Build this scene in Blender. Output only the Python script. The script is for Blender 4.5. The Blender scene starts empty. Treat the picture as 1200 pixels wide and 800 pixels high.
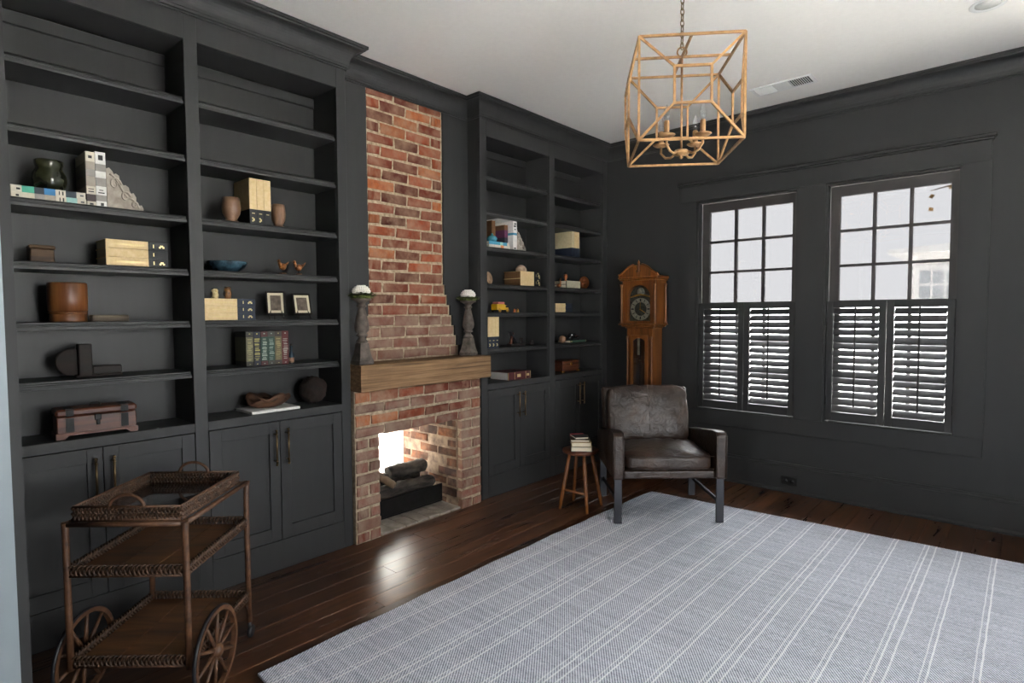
import bpy, bmesh, math, random
from mathutils import Vector, Matrix
random.seed(7)
PI = math.pi
scene = bpy.context.scene
COL = scene.collection

# ------------------------------------------------------------------ camera
CAM = (3.0386, 0.0, 1.4)
YAW, PITCH, ROLL = 0.7330816, 0.0472043, -0.0052994
cd = bpy.data.cameras.new('camera'); cam = bpy.data.objects.new('camera', cd); COL.objects.link(cam)
cd.sensor_width = 36.0; cd.lens = 20.2593; cd.clip_start = 0.02
fw = Vector((-math.sin(YAW)*math.cos(PITCH), math.cos(YAW)*math.cos(PITCH), -math.sin(PITCH)))
rt = Vector((math.cos(YAW), math.sin(YAW), 0)); up = rt.cross(fw)
r2 = rt*math.cos(ROLL) + up*math.sin(ROLL); u2 = -rt*math.sin(ROLL) + up*math.cos(ROLL)
cam.matrix_world = Matrix(((r2.x, u2.x, -fw.x, CAM[0]), (r2.y, u2.y, -fw.y, CAM[1]), (r2.z, u2.z, -fw.z, CAM[2]), (0, 0, 0, 1)))
scene.camera = cam

# ------------------------------------------------------------------ world, light, exposure
SKY = 4.0
w = bpy.data.worlds.new('overcast_sky'); scene.world = w; w.use_nodes = True
bg = w.node_tree.nodes['Background']; bg.inputs[0].default_value = (0.985, 0.99, 1.0, 1); bg.inputs[1].default_value = SKY
sl = bpy.data.lights.new('bounce_sun', 'SUN'); sl.energy = 34.0; sl.angle = .03; sl.color = (1.0, .985, .96)     # high sun added beyond the side wall to bounce light off the unseen rug
bounce_sun = bpy.data.objects.new('bounce_sun', sl); COL.objects.link(bounce_sun); bounce_sun.rotation_euler = Vector((-.53, .03, -.85)).to_track_quat('-Z', 'Y').to_euler()
vs = scene.view_settings
vs.view_transform = 'Standard'; vs.look = 'None'; vs.exposure = 2.32; vs.gamma = 1.0; vs.use_curve_mapping = False
scene.cycles.use_denoising = True
scene.cycles.max_bounces = 8; scene.cycles.diffuse_bounces = 5; scene.cycles.glossy_bounces = 4
scene.cycles.transparent_max_bounces = 12; scene.cycles.sample_clamp_indirect = 6.0
scene.cycles.caustics_reflective = False; scene.cycles.caustics_refractive = False

D = 4.745          # window wall
XR = 4.65          # right wall
YN = 0.215         # near wall (room side)
CEIL = 2.975
WINS = [(0.905, 1.707), (1.894, 2.687)]        # openings in the window wall (x)
WZ = (0.585, 2.343)
EXTRA_WIN = (3.5, 4.2)                              # unseen third opening, added to light the room from this wall
RWINS = [(0.75, 2.15)]           # openings in the right wall (y), out of view, placed for the light

def portal(loc, rot, sx, sy):
    l = bpy.data.lights.new('window_daylight', 'AREA'); l.shape = 'RECTANGLE'; l.size = sx; l.size_y = sy
    l.cycles.is_portal = True
    o = bpy.data.objects.new('window_daylight', l); COL.objects.link(o); o.location = loc; o.rotation_euler = rot
for a, b in WINS+[EXTRA_WIN]: portal(((a+b)/2, D+0.17, 1.46), (-PI/2, 0, 0), b-a, 1.8)
for a, b in RWINS: portal((XR+0.17, (a+b)/2, 1.46), (0, PI/2, 0), 1.8, b-a)

portal((3.1, -4.36, 1.5), (PI/2, 0, 0), 1.0, 1.4)

# ------------------------------------------------------------------ mesh helpers
class MB:
    def __init__(s): s.v = []; s.f = []; s.mi = []; s.sm = []; s.M = None
    def add(s, vs, fs, m=0, smooth=False):
        o = len(s.v)
        if s.M is not None: vs = [s.M @ Vector(p) for p in vs]
        s.v += [tuple(p) for p in vs]
        for f in fs: s.f.append([i+o for i in f]); s.mi.append(m); s.sm.append(smooth)
        return s
    def box(s, x0, x1, y0, y1, z0, z1, m=0):
        return s.add([(x0,y0,z0),(x1,y0,z0),(x1,y1,z0),(x0,y1,z0),(x0,y0,z1),(x1,y0,z1),(x1,y1,z1),(x0,y1,z1)],
              [(0,3,2,1),(4,5,6,7),(0,1,5,4),(1,2,6,5),(2,3,7,6),(3,0,4,7)], m)
    def cbox(s, x0, x1, y0, y1, z0, z1, c=0.003, m=0, jit=0):
        lo = (x0,y0,z0); hi = (x1,y1,z1); c = min(c, (x1-x0)*.45, (y1-y0)*.45, (z1-z0)*.45)
        idx = {}; vs = []
        for i in range(8):
            b = (i&1, i>>1&1, i>>2&1)
            jv = [random.uniform(-jit, jit) for _ in range(3)]
            for a in range(3):
                p = [(hi[k] if b[k] else lo[k]) + (0 if k == a else (-c if b[k] else c)) + jv[k] for k in range(3)]
                idx[(i,a)] = len(vs); vs.append(p)
        fs = []
        for a in range(3):
            k1, k2 = (a+1)%3, (a+2)%3
            for sd in (0,1):
                q = []
                for (p, r) in ((0,0),(1,0),(1,1),(0,1)):
                    i = (sd<<a)|(p<<k1)|(r<<k2); q.append(idx[(i,a)])
                fs.append(q)
        for a in range(3):
            k1, k2 = (a+1)%3, (a+2)%3
            for p in (0,1):
                for r in (0,1):
                    i0 = (p<<k1)|(r<<k2); i1 = i0|(1<<a)
                    fs.append([idx[(i0,k1)], idx[(i1,k1)], idx[(i1,k2)], idx[(i0,k2)]])
        for i in range(8): fs.append([idx[(i,0)], idx[(i,1)], idx[(i,2)]])
        return s.add(vs, fs, m)
    def prism(s, poly, lo, hi, axis='x', m=0):
        n = len(poly)
        def P(a, b, h): return (h,a,b) if axis == 'x' else ((a,h,b) if axis == 'y' else (a,b,h))
        vs = [P(a,b,lo) for a,b in poly] + [P(a,b,hi) for a,b in poly]
        fs = [list(range(n-1,-1,-1)), list(range(n,2*n))] + [(i,(i+1)%n,n+(i+1)%n,n+i) for i in range(n)]
        return s.add(vs, fs, m)
    def tube(s, pts, r, n=8, m=0, closed=False, smooth=True, flat=1.0):
        pts = [Vector(p) for p in pts]; k = len(pts); vs = []; fs = []
        rs = r if isinstance(r, (list, tuple)) else [r]*k
        ref = None
        for i in range(k):
            a = pts[(i-1)%k] if (closed or i > 0) else pts[i]; b = pts[(i+1)%k] if (closed or i < k-1) else pts[i]
            t = (b-a).normalized()
            if ref is None:
                ref = Vector((0,0,1)) if abs(t.z) < .9 else Vector((1,0,0))
            x = (ref - t*ref.dot(t)); 
            if x.length < 1e-5: x = t.orthogonal()
            x.normalize(); y = t.cross(x); ref = x
            for j in range(n):
                q = 2*PI*j/n + (PI/4 if n == 4 else 0)
                vs.append(pts[i] + x*math.cos(q)*rs[i] + y*math.sin(q)*rs[i]*flat)
        for i in range(k if closed else k-1):
            for j in range(n):
                a = i*n+j; b = i*n+(j+1)%n; c = ((i+1)%k)*n+(j+1)%n; d = ((i+1)%k)*n+j
                fs.append((a,b,c,d))
        s.add(vs, fs, m, smooth and n > 4)
        if not closed:
            o = len(s.v)-len(vs)
            s.f.append([o+j for j in range(n-1,-1,-1)]); s.f.append([o+(k-1)*n+j for j in range(n)]); s.mi += [m,m]; s.sm += [False,False]
        return s
    def lathe(s, prof, n=20, c=(0,0,0), m=0, smooth=True, axis='z'):
        vs = []; fs = []; k = len(prof)
        for r, z in prof:
            for j in range(n):
                q = 2*PI*j/n; a, b = max(r,1e-4)*math.cos(q), max(r,1e-4)*math.sin(q)
                p = (a,b,z) if axis == 'z' else ((z,a,b) if axis == 'x' else (a,z,b))
                vs.append((c[0]+p[0], c[1]+p[1], c[2]+p[2]))
        for i in range(k-1):
            for j in range(n): fs.append((i*n+j, i*n+(j+1)%n, (i+1)*n+(j+1)%n, (i+1)*n+j))
        fs.append(list(range(n-1,-1,-1))); fs.append([(k-1)*n+j for j in range(n)])
        return s.add(vs, fs, m, smooth)
    def pillow(s, cx, cy, cz, hx, hy, hz, p=6, n=10, bulge=0.0, wr=0.0, m=0, seed=0):
        rnd = random.Random(seed); ph = [(rnd.uniform(3,9), rnd.uniform(3,9), rnd.uniform(0,6)) for _ in range(6)]
        vs = []; key = {}; fs = []
        def V(a,b,c):
            k = (round(a,4),round(b,4),round(c,4))
            if k in key: return key[k]
            q = (abs(a)**p+abs(b)**p+abs(c)**p)**(1/p); x,y,z = a/q,b/q,c/q
            bl = 1+bulge*(1-a*a)*(1-b*b)
            d = sum(math.sin(f*x*2+g*y*2+h) for f,g,h in ph)*wr
            vs.append((cx+x*(hx+d), cy+y*(hy+d), cz+z*(hz*bl+d))); key[k] = len(vs)-1; return key[k]
        for ax in range(3):
            for sd in (-1,1):
                for i in range(n):
                    for j in range(n):
                        q = []
                        for (u,v) in ((i,j),(i+1,j),(i+1,j+1),(i,j+1)):
                            # spacing eased to edges
                            uu = math.sin((-1+2*u/n)*PI/2); vv = math.sin((-1+2*v/n)*PI/2)
                            c = [0,0,0]; c[ax] = sd; c[(ax+1)%3] = uu; c[(ax+2)%3] = vv
                            q.append(V(*c))
                        fs.append(q if sd > 0 else q[::-1])
        return s.add(vs, fs, m, True)
    def ball(s, c, r, n=12, m=0, sz=1.0):
        prof = [(r*math.sin(PI*i/n), -r*sz*math.cos(PI*i/n)) for i in range(n+1)]
        return s.lathe(prof, n+4, c, m)
    def build(s, name, mats, parent=None, loc=None, rot=None):
        me = bpy.data.meshes.new(name); me.from_pydata(s.v, [], s.f)
        if not isinstance(mats, (list, tuple)): mats = [mats]
        for mm in mats: me.materials.append(mm)
        me.polygons.foreach_set('material_index', s.mi); me.polygons.foreach_set('use_smooth', s.sm)
        bm = bmesh.new(); bm.from_mesh(me); bmesh.ops.recalc_face_normals(bm, faces=bm.faces); bm.to_mesh(me); bm.free()
        me.update()
        return link(name, me, parent, loc, rot)
def link(name, me, parent=None, loc=None, rot=None):
    o = bpy.data.objects.new(name, me); COL.objects.link(o)
    if parent: o.parent = parent
    if loc is not None: o.location = loc
    if rot is not None: o.rotation_euler = rot
    return o
def thing(name, label, cat, loc=(0,0,0), rz=0, group=None):
    o = bpy.data.objects.new(name, None); COL.objects.link(o); o.empty_display_size = .05
    o.location = loc; o.rotation_euler = (0,0,rz); o['label'] = label; o['category'] = cat
    if group: o['group'] = group
    return o
def tag(o, label, cat, group=None):
    o['label'] = label; o['category'] = cat
    if group: o['group'] = group
    return o
def struct(o, label=None):
    o['kind'] = 'structure'
    if label: o['label'] = label
    return o
def sempty(name, loc=(0,0,0), label=None):
    o = bpy.data.objects.new(name, None); COL.objects.link(o); o.location = loc; o.empty_display_size = .05
    return struct(o, label)

# ------------------------------------------------------------------ materials
def lin(c):
    c = c.lstrip('#'); v = [int(c[i:i+2],16)/255 for i in (0,2,4)]
    return tuple(x/12.92 if x <= .04045 else ((x+.055)/1.055)**2.4 for x in v) + (1,)
class NT:
    def __init__(s, name):
        s.m = bpy.data.materials.new(name); s.m.use_nodes = True; s.t = s.m.node_tree; s.b = s.t.nodes['Principled BSDF']
        s.out = s.t.nodes['Material Output']
    def n(s, typ, **kw):
        d = s.t.nodes.new(typ)
        for k, v in kw.items(): setattr(d, k, v)
        return d
    def l(s, a, b): s.t.links.new(a, b)
    def coords(s, scale=(1,1,1), rnd=True, rot=(0,0,0), src='Object'):
        tc = s.n('ShaderNodeTexCoord'); mp = s.n('ShaderNodeMapping'); mp.inputs['Scale'].default_value = scale; mp.inputs['Rotation'].default_value = rot
        if rnd:
            oi = s.n('ShaderNodeObjectInfo'); mu = s.n('ShaderNodeVectorMath', operation='SCALE'); mu.inputs[0].default_value = (13.7, 27.1, 41.3)
            s.l(oi.outputs['Random'], mu.inputs['Scale']); ad = s.n('ShaderNodeVectorMath', operation='ADD')
            s.l(tc.outputs[src], ad.inputs[0]); s.l(mu.outputs[0], ad.inputs[1]); s.l(ad.outputs[0], mp.inputs['Vector'])
        else: s.l(tc.outputs[src], mp.inputs['Vector'])
        return mp.outputs[0]
    def noise(s, vec, scale=5, detail=4, rough=.55, dist=0):
        t = s.n('ShaderNodeTexNoise'); t.inputs['Scale'].default_value = scale; t.inputs['Detail'].default_value = detail
        t.inputs['Roughness'].default_value = rough; t.inputs['Distortion'].default_value = dist; s.l(vec, t.inputs['Vector']); return t.outputs['Fac']
    def ramp(s, fac, stops, interp='LINEAR'):
        r = s.n('ShaderNodeValToRGB'); r.color_ramp.interpolation = interp; e = r.color_ramp.elements
        while len(e) < len(stops): e.new(0.5)
        for i, (p, c) in enumerate(stops): e[i].position = p; e[i].color = c if len(c) == 4 else (*c, 1)
        s.l(fac, r.inputs[0]); return r.outputs[0]
    def mix(s, f, a, b, mode='MIX'):
        x = s.n('ShaderNodeMix', data_type='RGBA', blend_type=mode)
        for k, v in ((0, f), (6, a), (7, b)):
            if hasattr(v, 'is_output'): s.l(v, x.inputs[k])
            else: x.inputs[k].default_value = v
        return x.outputs[2]
    def math(s, op, a, b=None, c=None):
        x = s.n('ShaderNodeMath', operation=op)
        for i, v in enumerate((a, b, c)):
            if v is None: continue
            if hasattr(v, 'is_output'): s.l(v, x.inputs[i])
            else: x.inputs[i].default_value = v
        return x.outputs[0]
    def bump(s, h, strength=.3, dist=.005):
        b = s.n('ShaderNodeBump'); b.inputs['Strength'].default_value = strength; b.inputs['Distance'].default_value = dist
        s.l(h, b.inputs['Height']); s.l(b.outputs[0], s.b.inputs['Normal'])
    def set(s, col=None, rough=None, metal=None, spec=None):
        for k, v in (('Base Color', col), ('Roughness', rough), ('Metallic', metal), ('Specular IOR Level', spec)):
            if v is None: continue
            if hasattr(v, 'is_output'): s.l(v, s.b.inputs[k])
            else: s.b.inputs[k].default_value = v
        return s
def plain(name, col, rough=.5, metal=0, var=.25, scale=14, stretch=(1,1,1), bump=.15, bd=.002, col2=None, spec=.5, detail=4):
    t = NT(name); c = lin(col) if isinstance(col, str) else (*col[:3], 1)
    v = t.coords(stretch); f = t.noise(v, scale, detail)
    if col2 is None:
        a = tuple(x*(1-var) for x in c[:3])+(1,); b = tuple(min(1, x*(1+var)) for x in c[:3])+(1,)
    else: a, b = c, lin(col2)
    t.set(t.ramp(f, [(.3, a), (.7, b)]), rough, metal, spec)
    if bump: t.bump(f, bump, bd)
    return t.m
def wood(name, cols, grain=(2,30,30), rough=.45, scale=3, rnd=.35, bump=.2, spec=.5, knots=True):
    t = NT(name); v = t.coords(grain); f = t.noise(v, scale, 8, .62, .6)
    base = t.ramp(f, [(.28, lin(cols[0])), (.5, lin(cols[1])), (.72, lin(cols[2]))])
    v2 = t.coords((1,1,1)); f2 = t.noise(v2, 2.2, 2)
    base = t.mix(t.math('MULTIPLY', f2, .5), base, lin(cols[0]))
    oi = t.n('ShaderNodeObjectInfo'); h = t.n('ShaderNodeHueSaturation'); t.l(base, h.inputs['Color'])
    t.l(t.math('MULTIPLY_ADD', oi.outputs['Random'], rnd, 1-rnd/2), h.inputs['Value'])
    rr = t.math('MULTIPLY_ADD', f, .2, rough-.1)
    t.set(h.outputs[0], rr, 0, spec); t.bump(f, bump, .002)
    return t.m
def brickmat(name, cols, dust, dustamt, soot=0.0):
    t = NT(name); oi = t.n('ShaderNodeObjectInfo')
    stops = [(i/len(cols), lin(c)) for i, c in enumerate(cols)]
    base = t.ramp(oi.outputs['Random'], stops, 'CONSTANT')
    v = t.coords((1,.21,1)); f = t.noise(v, 22, 6, .65); g = t.noise(v, 60, 4); h2 = t.noise(v, 9, 3)
    hs_ = t.n('ShaderNodeHueSaturation'); t.l(base, hs_.inputs['Color']); t.l(t.math('MULTIPLY_ADD', t.math('FRACT', t.math('MULTIPLY', oi.outputs['Random'], 37.7)), .6, .7), hs_.inputs['Value']); base = hs_.outputs[0]
    ge = t.n('ShaderNodeNewGeometry'); mpp = t.n('ShaderNodeMapping'); mpp.inputs['Scale'].default_value = (1, 5.5, .7); t.l(ge.outputs['Position'], mpp.inputs['Vector'])
    lime = t.math('MULTIPLY', t.noise(mpp.outputs[0], 1.0, 3, .6), t.math('MULTIPLY_ADD', t.noise(v, 30, 4), .8, .6))
    base = t.mix(t.ramp(f, [(.35, (0,0,0)), (.75, (.6,.6,.6))]), base, lin('#5a3228'))
    base = t.mix(t.ramp(h2, [(.52-dustamt*.3, (0,0,0)), (.72, (dustamt,)*3)]), base, lin(dust))
    base = t.mix(t.ramp(lime, [(.54, (0,0,0)), (.74, (.5,.5,.5))]), base, lin(dust))
    if soot: base = t.mix(t.ramp(t.noise(v, 6, 4), [(.35, (0,0,0)), (.6, (soot,)*3)]), base, lin('#1a1513'))
    t.set(base, .88, 0, .25); t.bump(t.math('ADD', f, t.math('MULTIPLY', g, .5)), .55, .006)
    return t.m
m_paint = plain('charcoal_paint', '#303030', .55, var=.06, scale=6, stretch=(1,1,.15), bump=.08, spec=.25)
m_cab = plain('charcoal_cabinet_paint', '#333333', .45, var=.05, scale=30, stretch=(1,1,.1), bump=.06, spec=.3)
m_ceil = plain('ceiling_white', '#e6e3de', .8, var=.02, scale=40, bump=.04)
m_pale = plain('pale_grey_paint', '#7f898f', .5, var=.03, bump=.03)
m_white = plain('white_paint', '#e9e8e4', .5, var=.03, bump=.03)
m_louver = plain('charcoal_louvre_paint', '#3a3a3b', .3, var=.05, bump=.03)
m_dark = plain('black_iron', '#1b1a1a', .5, .6, var=.3)
m_plate = plain('dark_plate', '#171717', .4)
m_steel = plain('dark_steel', '#4b4c50', .4, .85, var=.15, scale=6, stretch=(1,1,.2))
m_bronze = plain('antique_brass', '#7a6546', .3, 1.0, var=.2)
m_brass = plain('brass', '#c89a4e', .28, 1.0, var=.15)
m_gilt = plain('gilt_print', '#d9c58e', .35, .6, var=.1)
m_gold = plain('distressed_gold', '#8a6743', .5, .55, var=.35, scale=40, col2='#b58d62', bump=.3)
m_copper = plain('copper', '#b8714a', .3, 1.0)
m_floor = wood('walnut_floor', ('#25140d', '#4c2e1c', '#70492f'), (26, 1.6, 26), .3, 1.0, .55, .12, .55)
m_sub = plain('subfloor', '#120a07', .8)
m_mantel = wood('rustic_oak', ('#4a3828', '#8d6d4e', '#ae8d6a'), (14, 1.0, 34), .75, 2.2, .1, .8, .25)
m_oak = wood('clock_oak', ('#42240e', '#77441c', '#9a6229'), (20, 20, 1.5), .35, 1.6, .15, .08)
m_stoolw = wood('stool_wood', ('#4a2710', '#7c4a22', '#99652f'), (20, 20, 2), .4, 1.6, .2, .1)
m_chestw = wood('chest_wood', ('#35180e', '#5c2f1b', '#6f3f25'), (14, 1.5, 14), .45, 2, .1, .15)
m_bucket = wood('bucket_wood', ('#47260f', '#764523', '#a3743f'), (16, 16, 1.0), .4, 1.3, .1, .1)
m_ashw = wood('weathered_wood', ('#3b3430', '#6f6355', '#968a7a'), (14, 1.5, 14), .8, 2, .1, .4, .2)
m_cupw = wood('walnut_cup', ('#4e3526', '#86654b', '#a5836a'), (20, 20, 2), .4, 1.5, .1, .08)
m_dkoak = wood('rough_brown_box', ('#2e1f12', '#58402a', '#6e5234'), (14, 2, 14), .7, 2, .1, .3)
m_dkw = wood('dark_wood', ('#0f0a08', '#1e1410', '#2c1f18'), (14, 2, 14), .75, 2, .1, .2)
m_rattan = plain('rattan', '#3a2418', .5, var=.45, scale=30, col2='#6e4c34', bump=.3)
m_braid = plain('braided_wicker', '#22150d', .6, var=.45, scale=40, col2='#5f432e', bump=.3)
m_cartw = wood('cart_board', ('#3f2819', '#714b2e', '#8f6540'), (16, 1.6, 16), .4, 1.6, .3, .15)
m_tyre = plain('black_rubber', '#16161a', .45)
m_candle = plain('baluster_wood', '#3a332d', .75, var=.4, scale=25, col2='#6b6057', bump=.5, bd=.004)
m_moss = plain('moss', '#39421c', .85, var=.5, scale=60, col2='#6d7a34')
m_petal = plain('white_beads', '#e8e2d8', .7, var=.06)
m_ornam = plain('carved_plaster', '#8f857a', .8, var=.2, scale=30, col2='#b7ada0', bump=.4)
m_vase = plain('dark_green_glaze', '#181b12', .12, var=.4, scale=9, col2='#3a3c28', bump=.05)
m_bowl = plain('blue_glaze', '#14212b', .2, var=.5, scale=22, col2='#3f5c6b', bump=.35)
m_drift = plain('driftwood', '#2e1c12', .7, var=.5, scale=10, col2='#6a4730', bump=.6, bd=.006)
m_ballb = plain('dark_root_ball', '#120a06', .95, var=.5, scale=26, col2='#2b1c14', bump=1.0, bd=.008)
m_shell = plain('shell', '#8d7560', .6, var=.3, scale=25, col2='#c2ab95', bump=.5)
m_log = plain('charred_log', '#0d0b0a', .9, var=.6, scale=26, stretch=(1,.35,1), col2='#4a423c', bump=1.0, bd=.012)
m_branch = plain('grey_bark', '#4a3c31', .9, var=.4, scale=22, stretch=(1,1,.4), col2='#7a6654', bump=.8, bd=.008)
m_mortar = plain('mortar', '#8a7963', .95, var=.25, scale=35, col2='#c2b097', bump=.7, bd=.006, spec=.2)
m_mortar_s = plain('sooty_mortar', '#5f5046', .95, var=.4, scale=20, col2='#94806c', bump=.7, bd=.006, spec=.2)
m_brick = brickmat('brick_red', ['#873f26','#713020','#93482a','#592a20','#a35c32','#7d3823','#693324'], '#ab8f78', .5)
m_brickd = brickmat('brick_dusty', ['#7b4a3c','#6e3f33','#855648','#7a4032','#8d6555','#805748'], '#9a8676', .8)
m_bricks = brickmat('brick_sooty_warmlit', ['#6f4530','#7e4a2a','#5e3a2e','#8a5430','#6d4a38'], '#7a6a5a', .6, .75)  # soot is real; the orange tones paint in warm light from beyond
m_hearth = plain('hearth_slate', '#7d746c', .8, var=.25, scale=14, col2='#a39a90', bump=.4)
m_pages = plain('book_pages', '#cfc4ae', .85, var=.08, scale=80, stretch=(1,1,6))
m_pages_g = plain('grey_pages', '#b9b6b2', .85, var=.06, scale=80)
m_tan = plain('tan_book_cloth', '#cdb17f', .7, var=.1, scale=60, col2='#d9c095')
m_blackb = plain('black_book_cloth', '#141619', .6, var=.2)
m_navy = plain('navy_book_cloth', '#182234', .6, var=.2)
m_mat_w = plain('photo_mount', '#cbbfa4', .8, var=.06)
m_photo = plain('sepia_photograph', '#3a2e26', .5, var=.5, scale=35, col2='#6e5f50', bump=0)
m_vent = plain('vent_white', '#dcdcda', .5, var=.02, bump=0)
m_ventd = plain('vent_shadow', '#3b3c3d', .7)
m_sash = plain('sash_dark_paint', '#353130', .5, var=.08)
def solid(col, rough=.6, metal=0): return plain('cover_'+col.lstrip('#'), col, rough, metal, var=.1, scale=50, bump=.1)

def rugmat():
    t = NT('striped_twill_rug'); tc = t.n('ShaderNodeTexCoord'); sp = t.n('ShaderNodeSeparateXYZ'); t.l(tc.outputs['Object'], sp.inputs[0])
    x, y = sp.outputs[0], sp.outputs[1]
    nv = t.n('ShaderNodeMapping'); nv.inputs['Scale'].default_value = (1,1,1); t.l(tc.outputs['Object'], nv.inputs['Vector'])
    wob = t.noise(nv.outputs[0], 12, 3); x2 = t.math('ADD', x, t.math('MULTIPLY_ADD', wob, .008, -.004))
    def tri(src, per, off=0.0):           # 0 at stripe centre
        q = t.math('FRACT', t.math('DIVIDE', t.math('ADD', src, off), per)); return t.math('MULTIPLY', t.math('ABSOLUTE', t.math('SUBTRACT', q, .5)), per)
    def line(per, off, wdt, amt):
        d = tri(x2, per, off); return t.math('MULTIPLY', t.math('LESS_THAN', d, wdt), amt)
    s = t.math('MAXIMUM', line(.153, .0, .0034, .8), line(.153, .020, .0028, .6))
    s = t.math('MAXIMUM', s, line(.306, .075, .0024, .4))
    s = t.math('MAXIMUM', s, line(.459, .118, .0036, .7))
    # twill: diagonal ridges
    tw = t.math('ADD', t.math('MULTIPLY', x, 1.0), t.math('MULTIPLY', y, .75)); tws = t.math('MULTIPLY', tri(tw, .0125), 160.0)
    dash = t.math('MULTIPLY', tri(y, .016), 125.0)
    s = t.math('MULTIPLY', s, t.math('MULTIPLY_ADD', dash, .55, .55))
    sp2 = t.n('ShaderNodeMapping'); sp2.inputs['Scale'].default_value = (60, 260, 1); t.l(tc.outputs['Object'], sp2.inputs['Vector'])
    fib = t.noise(sp2.outputs[0], 1.0, 3, .7)
    sp3 = t.n('ShaderNodeMapping'); sp3.inputs['Scale'].default_value = (4, 38, 1); t.l(tc.outputs['Object'], sp3.inputs['Vector'])
    band = t.noise(sp3.outputs[0], 1.0, 3, .6)
    fac = t.math('ADD', t.math('MULTIPLY', tws, .45), t.math('MULTIPLY', fib, .75))
    fac = t.math('ADD', fac, t.math('MULTIPLY_ADD', band, .28, -.17))
    base = t.ramp(fac, [(.34, lin('#6c707a')), (.62, lin('#bcc1cd')), (.9, lin('#f0f2f8'))])
    base = t.mix(s, base, lin('#efeff0'))
    t.set(base, .95, 0, .15); t.bump(t.math('ADD', tws, fib), .5, .004)
    return t.m
m_rug = rugmat()
def leather():
    t = NT('distressed_leather'); v = t.coords((1,1,1)); f = t.noise(v, 5, 6, .65, .5); g = t.noise(v, 70, 4); h2 = t.noise(v, 13, 5, .6, 1.2)
    base = t.ramp(f, [(.3, lin('#20150f')), (.55, lin('#33241b')), (.75, lin('#4c382c'))])
    t.set(base, t.math('MULTIPLY_ADD', f, .34, .18), 0, .6)
    t.bump(t.math('ADD', t.math('MULTIPLY', g, .2), h2), .55, .016)
    return t.m
m_leather = leather()
def glass(name, tint, refl=.06):
    t = NT(name); t.t.nodes.remove(t.b)
    tr = t.n('ShaderNodeBsdfTransparent'); tr.inputs[0].default_value = (*tint, 1); gl = t.n('ShaderNodeBsdfGlossy'); gl.inputs['Roughness'].default_value = .02
    v = t.coords((1,1,1)); f = t.noise(v, 3, 2); bp = t.n('ShaderNodeBump'); bp.inputs['Strength'].default_value = .02; t.l(f, bp.inputs['Height']); t.l(bp.outputs[0], gl.inputs['Normal'])
    mx = t.n('ShaderNodeMixShader'); mx.inputs[0].default_value = refl; t.l(tr.outputs[0], mx.inputs[1]); t.l(gl.outputs[0], mx.inputs[2]); t.l(mx.outputs[0], t.out.inputs[0])
    return t.m
m_glass = glass('clear_window_glass', (.97,.98,.98))
TQ = math.sqrt(.80/(SKY*2**vs.exposure))      # added tint dims the sky through both faces of a pane
m_glass_t = glass('sky_dimming_window_glass', (TQ, TQ, TQ*1.01), .04)
m_trayglass = glass('tray_glass', (.5,.5,.5), .42)
m_bulb = glass('clear_bulb_glass', (.85,.86,.86), .18)

# ------------------------------------------------------------------ room shell
def cutwall(name, u0, u1, z0, z1, holes, lo, hi, axis, mat):
    mb = MB(); us = sorted({u0,u1,*[h[0] for h in holes],*[h[1] for h in holes]}); zs = sorted({z0,z1,*[h[2] for h in holes],*[h[3] for h in holes]})
    for i in range(len(us)-1):
        for j in range(len(zs)-1):
            cu, cz = (us[i]+us[i+1])/2, (zs[j]+zs[j+1])/2
            if any(h[0] < cu < h[1] and h[2] < cz < h[3] for h in holes): continue
            if axis == 'y': mb.box(us[i], us[i+1], lo, hi, zs[j], zs[j+1])
            else: mb.box(lo, hi, us[i], us[i+1], zs[j], zs[j+1])
    return struct(mb.build(name, mat))
floor = struct(MB().box(-.31, XR+.15, -4.2, D+.15, -.12, -.018).build('floor', m_sub), 'dark walnut plank floor')
y_stagger = 0
x = 0.0; k = 0
PW = .128
while x < XR:
    y = -.35 - random.uniform(0, 1.6)
    while y < D:
        L = random.choice((1.2, 1.55, 1.9, 2.3)); a, b = max(y, -.4), min(y+L, D)
        if b-a > .05:
            MB().cbox(x+.0006, min(x+PW, XR)-.0006, a+.0006, b-.0006, -.018, 0, .0013).build('plank', m_floor, floor)
        y += L
    x += PW
struct(MB().box(-.31, XR+.15, -4.2, D+.15, CEIL, CEIL+.1).build('ceiling', m_ceil))
wb = cutwall('wall_back', -.31, XR+.15, 0, CEIL, [(a,b,*WZ) for a,b in WINS+[EXTRA_WIN]], D, D+.15, 'y', m_paint)
cutwall('wall_right', YN, D, 0, CEIL, [(a,b,*WZ) for a,b in RWINS], XR, XR+.15, 'x', m_paint)
cutwall('wall_near', -.31, XR+.15, 0, CEIL, [(1.2, 4.0, 0, 2.45)], .06, YN, 'y', m_paint)
# wall behind the bookcases, open where the fireplace passes through
cutwall('wall_left', .06, D, 0, CEIL, [(1.95, 2.97, 0, .9)], -.46, -.31, 'x', m_paint)
# pale jamb lining and dark casing of the wide doorway the camera looks through
MBj = MB(); MBj.box(1.2, 1.212, .03, YN-.002, 0, 2.45); MBj.box(3.988, 4.0, .03, YN-.002, 0, 2.45); MBj.box(1.212, 3.988, .03, YN-.002, 2.438, 2.4495)
struct(MBj.build('trim_1', m_pale), 'pale grey lining of the wide doorway')
t = MB(); t.box(1.04, 1.2, YN, YN+.021, 0, 2.62); t.box(4.0, 4.16, YN, YN+.021, 0, 2.62); t.box(1.2, 4.0, YN, YN+.021, 2.45, 2.62)
struct(t.build('trim_2', m_paint), 'charcoal casing of the wide doorway')
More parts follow.
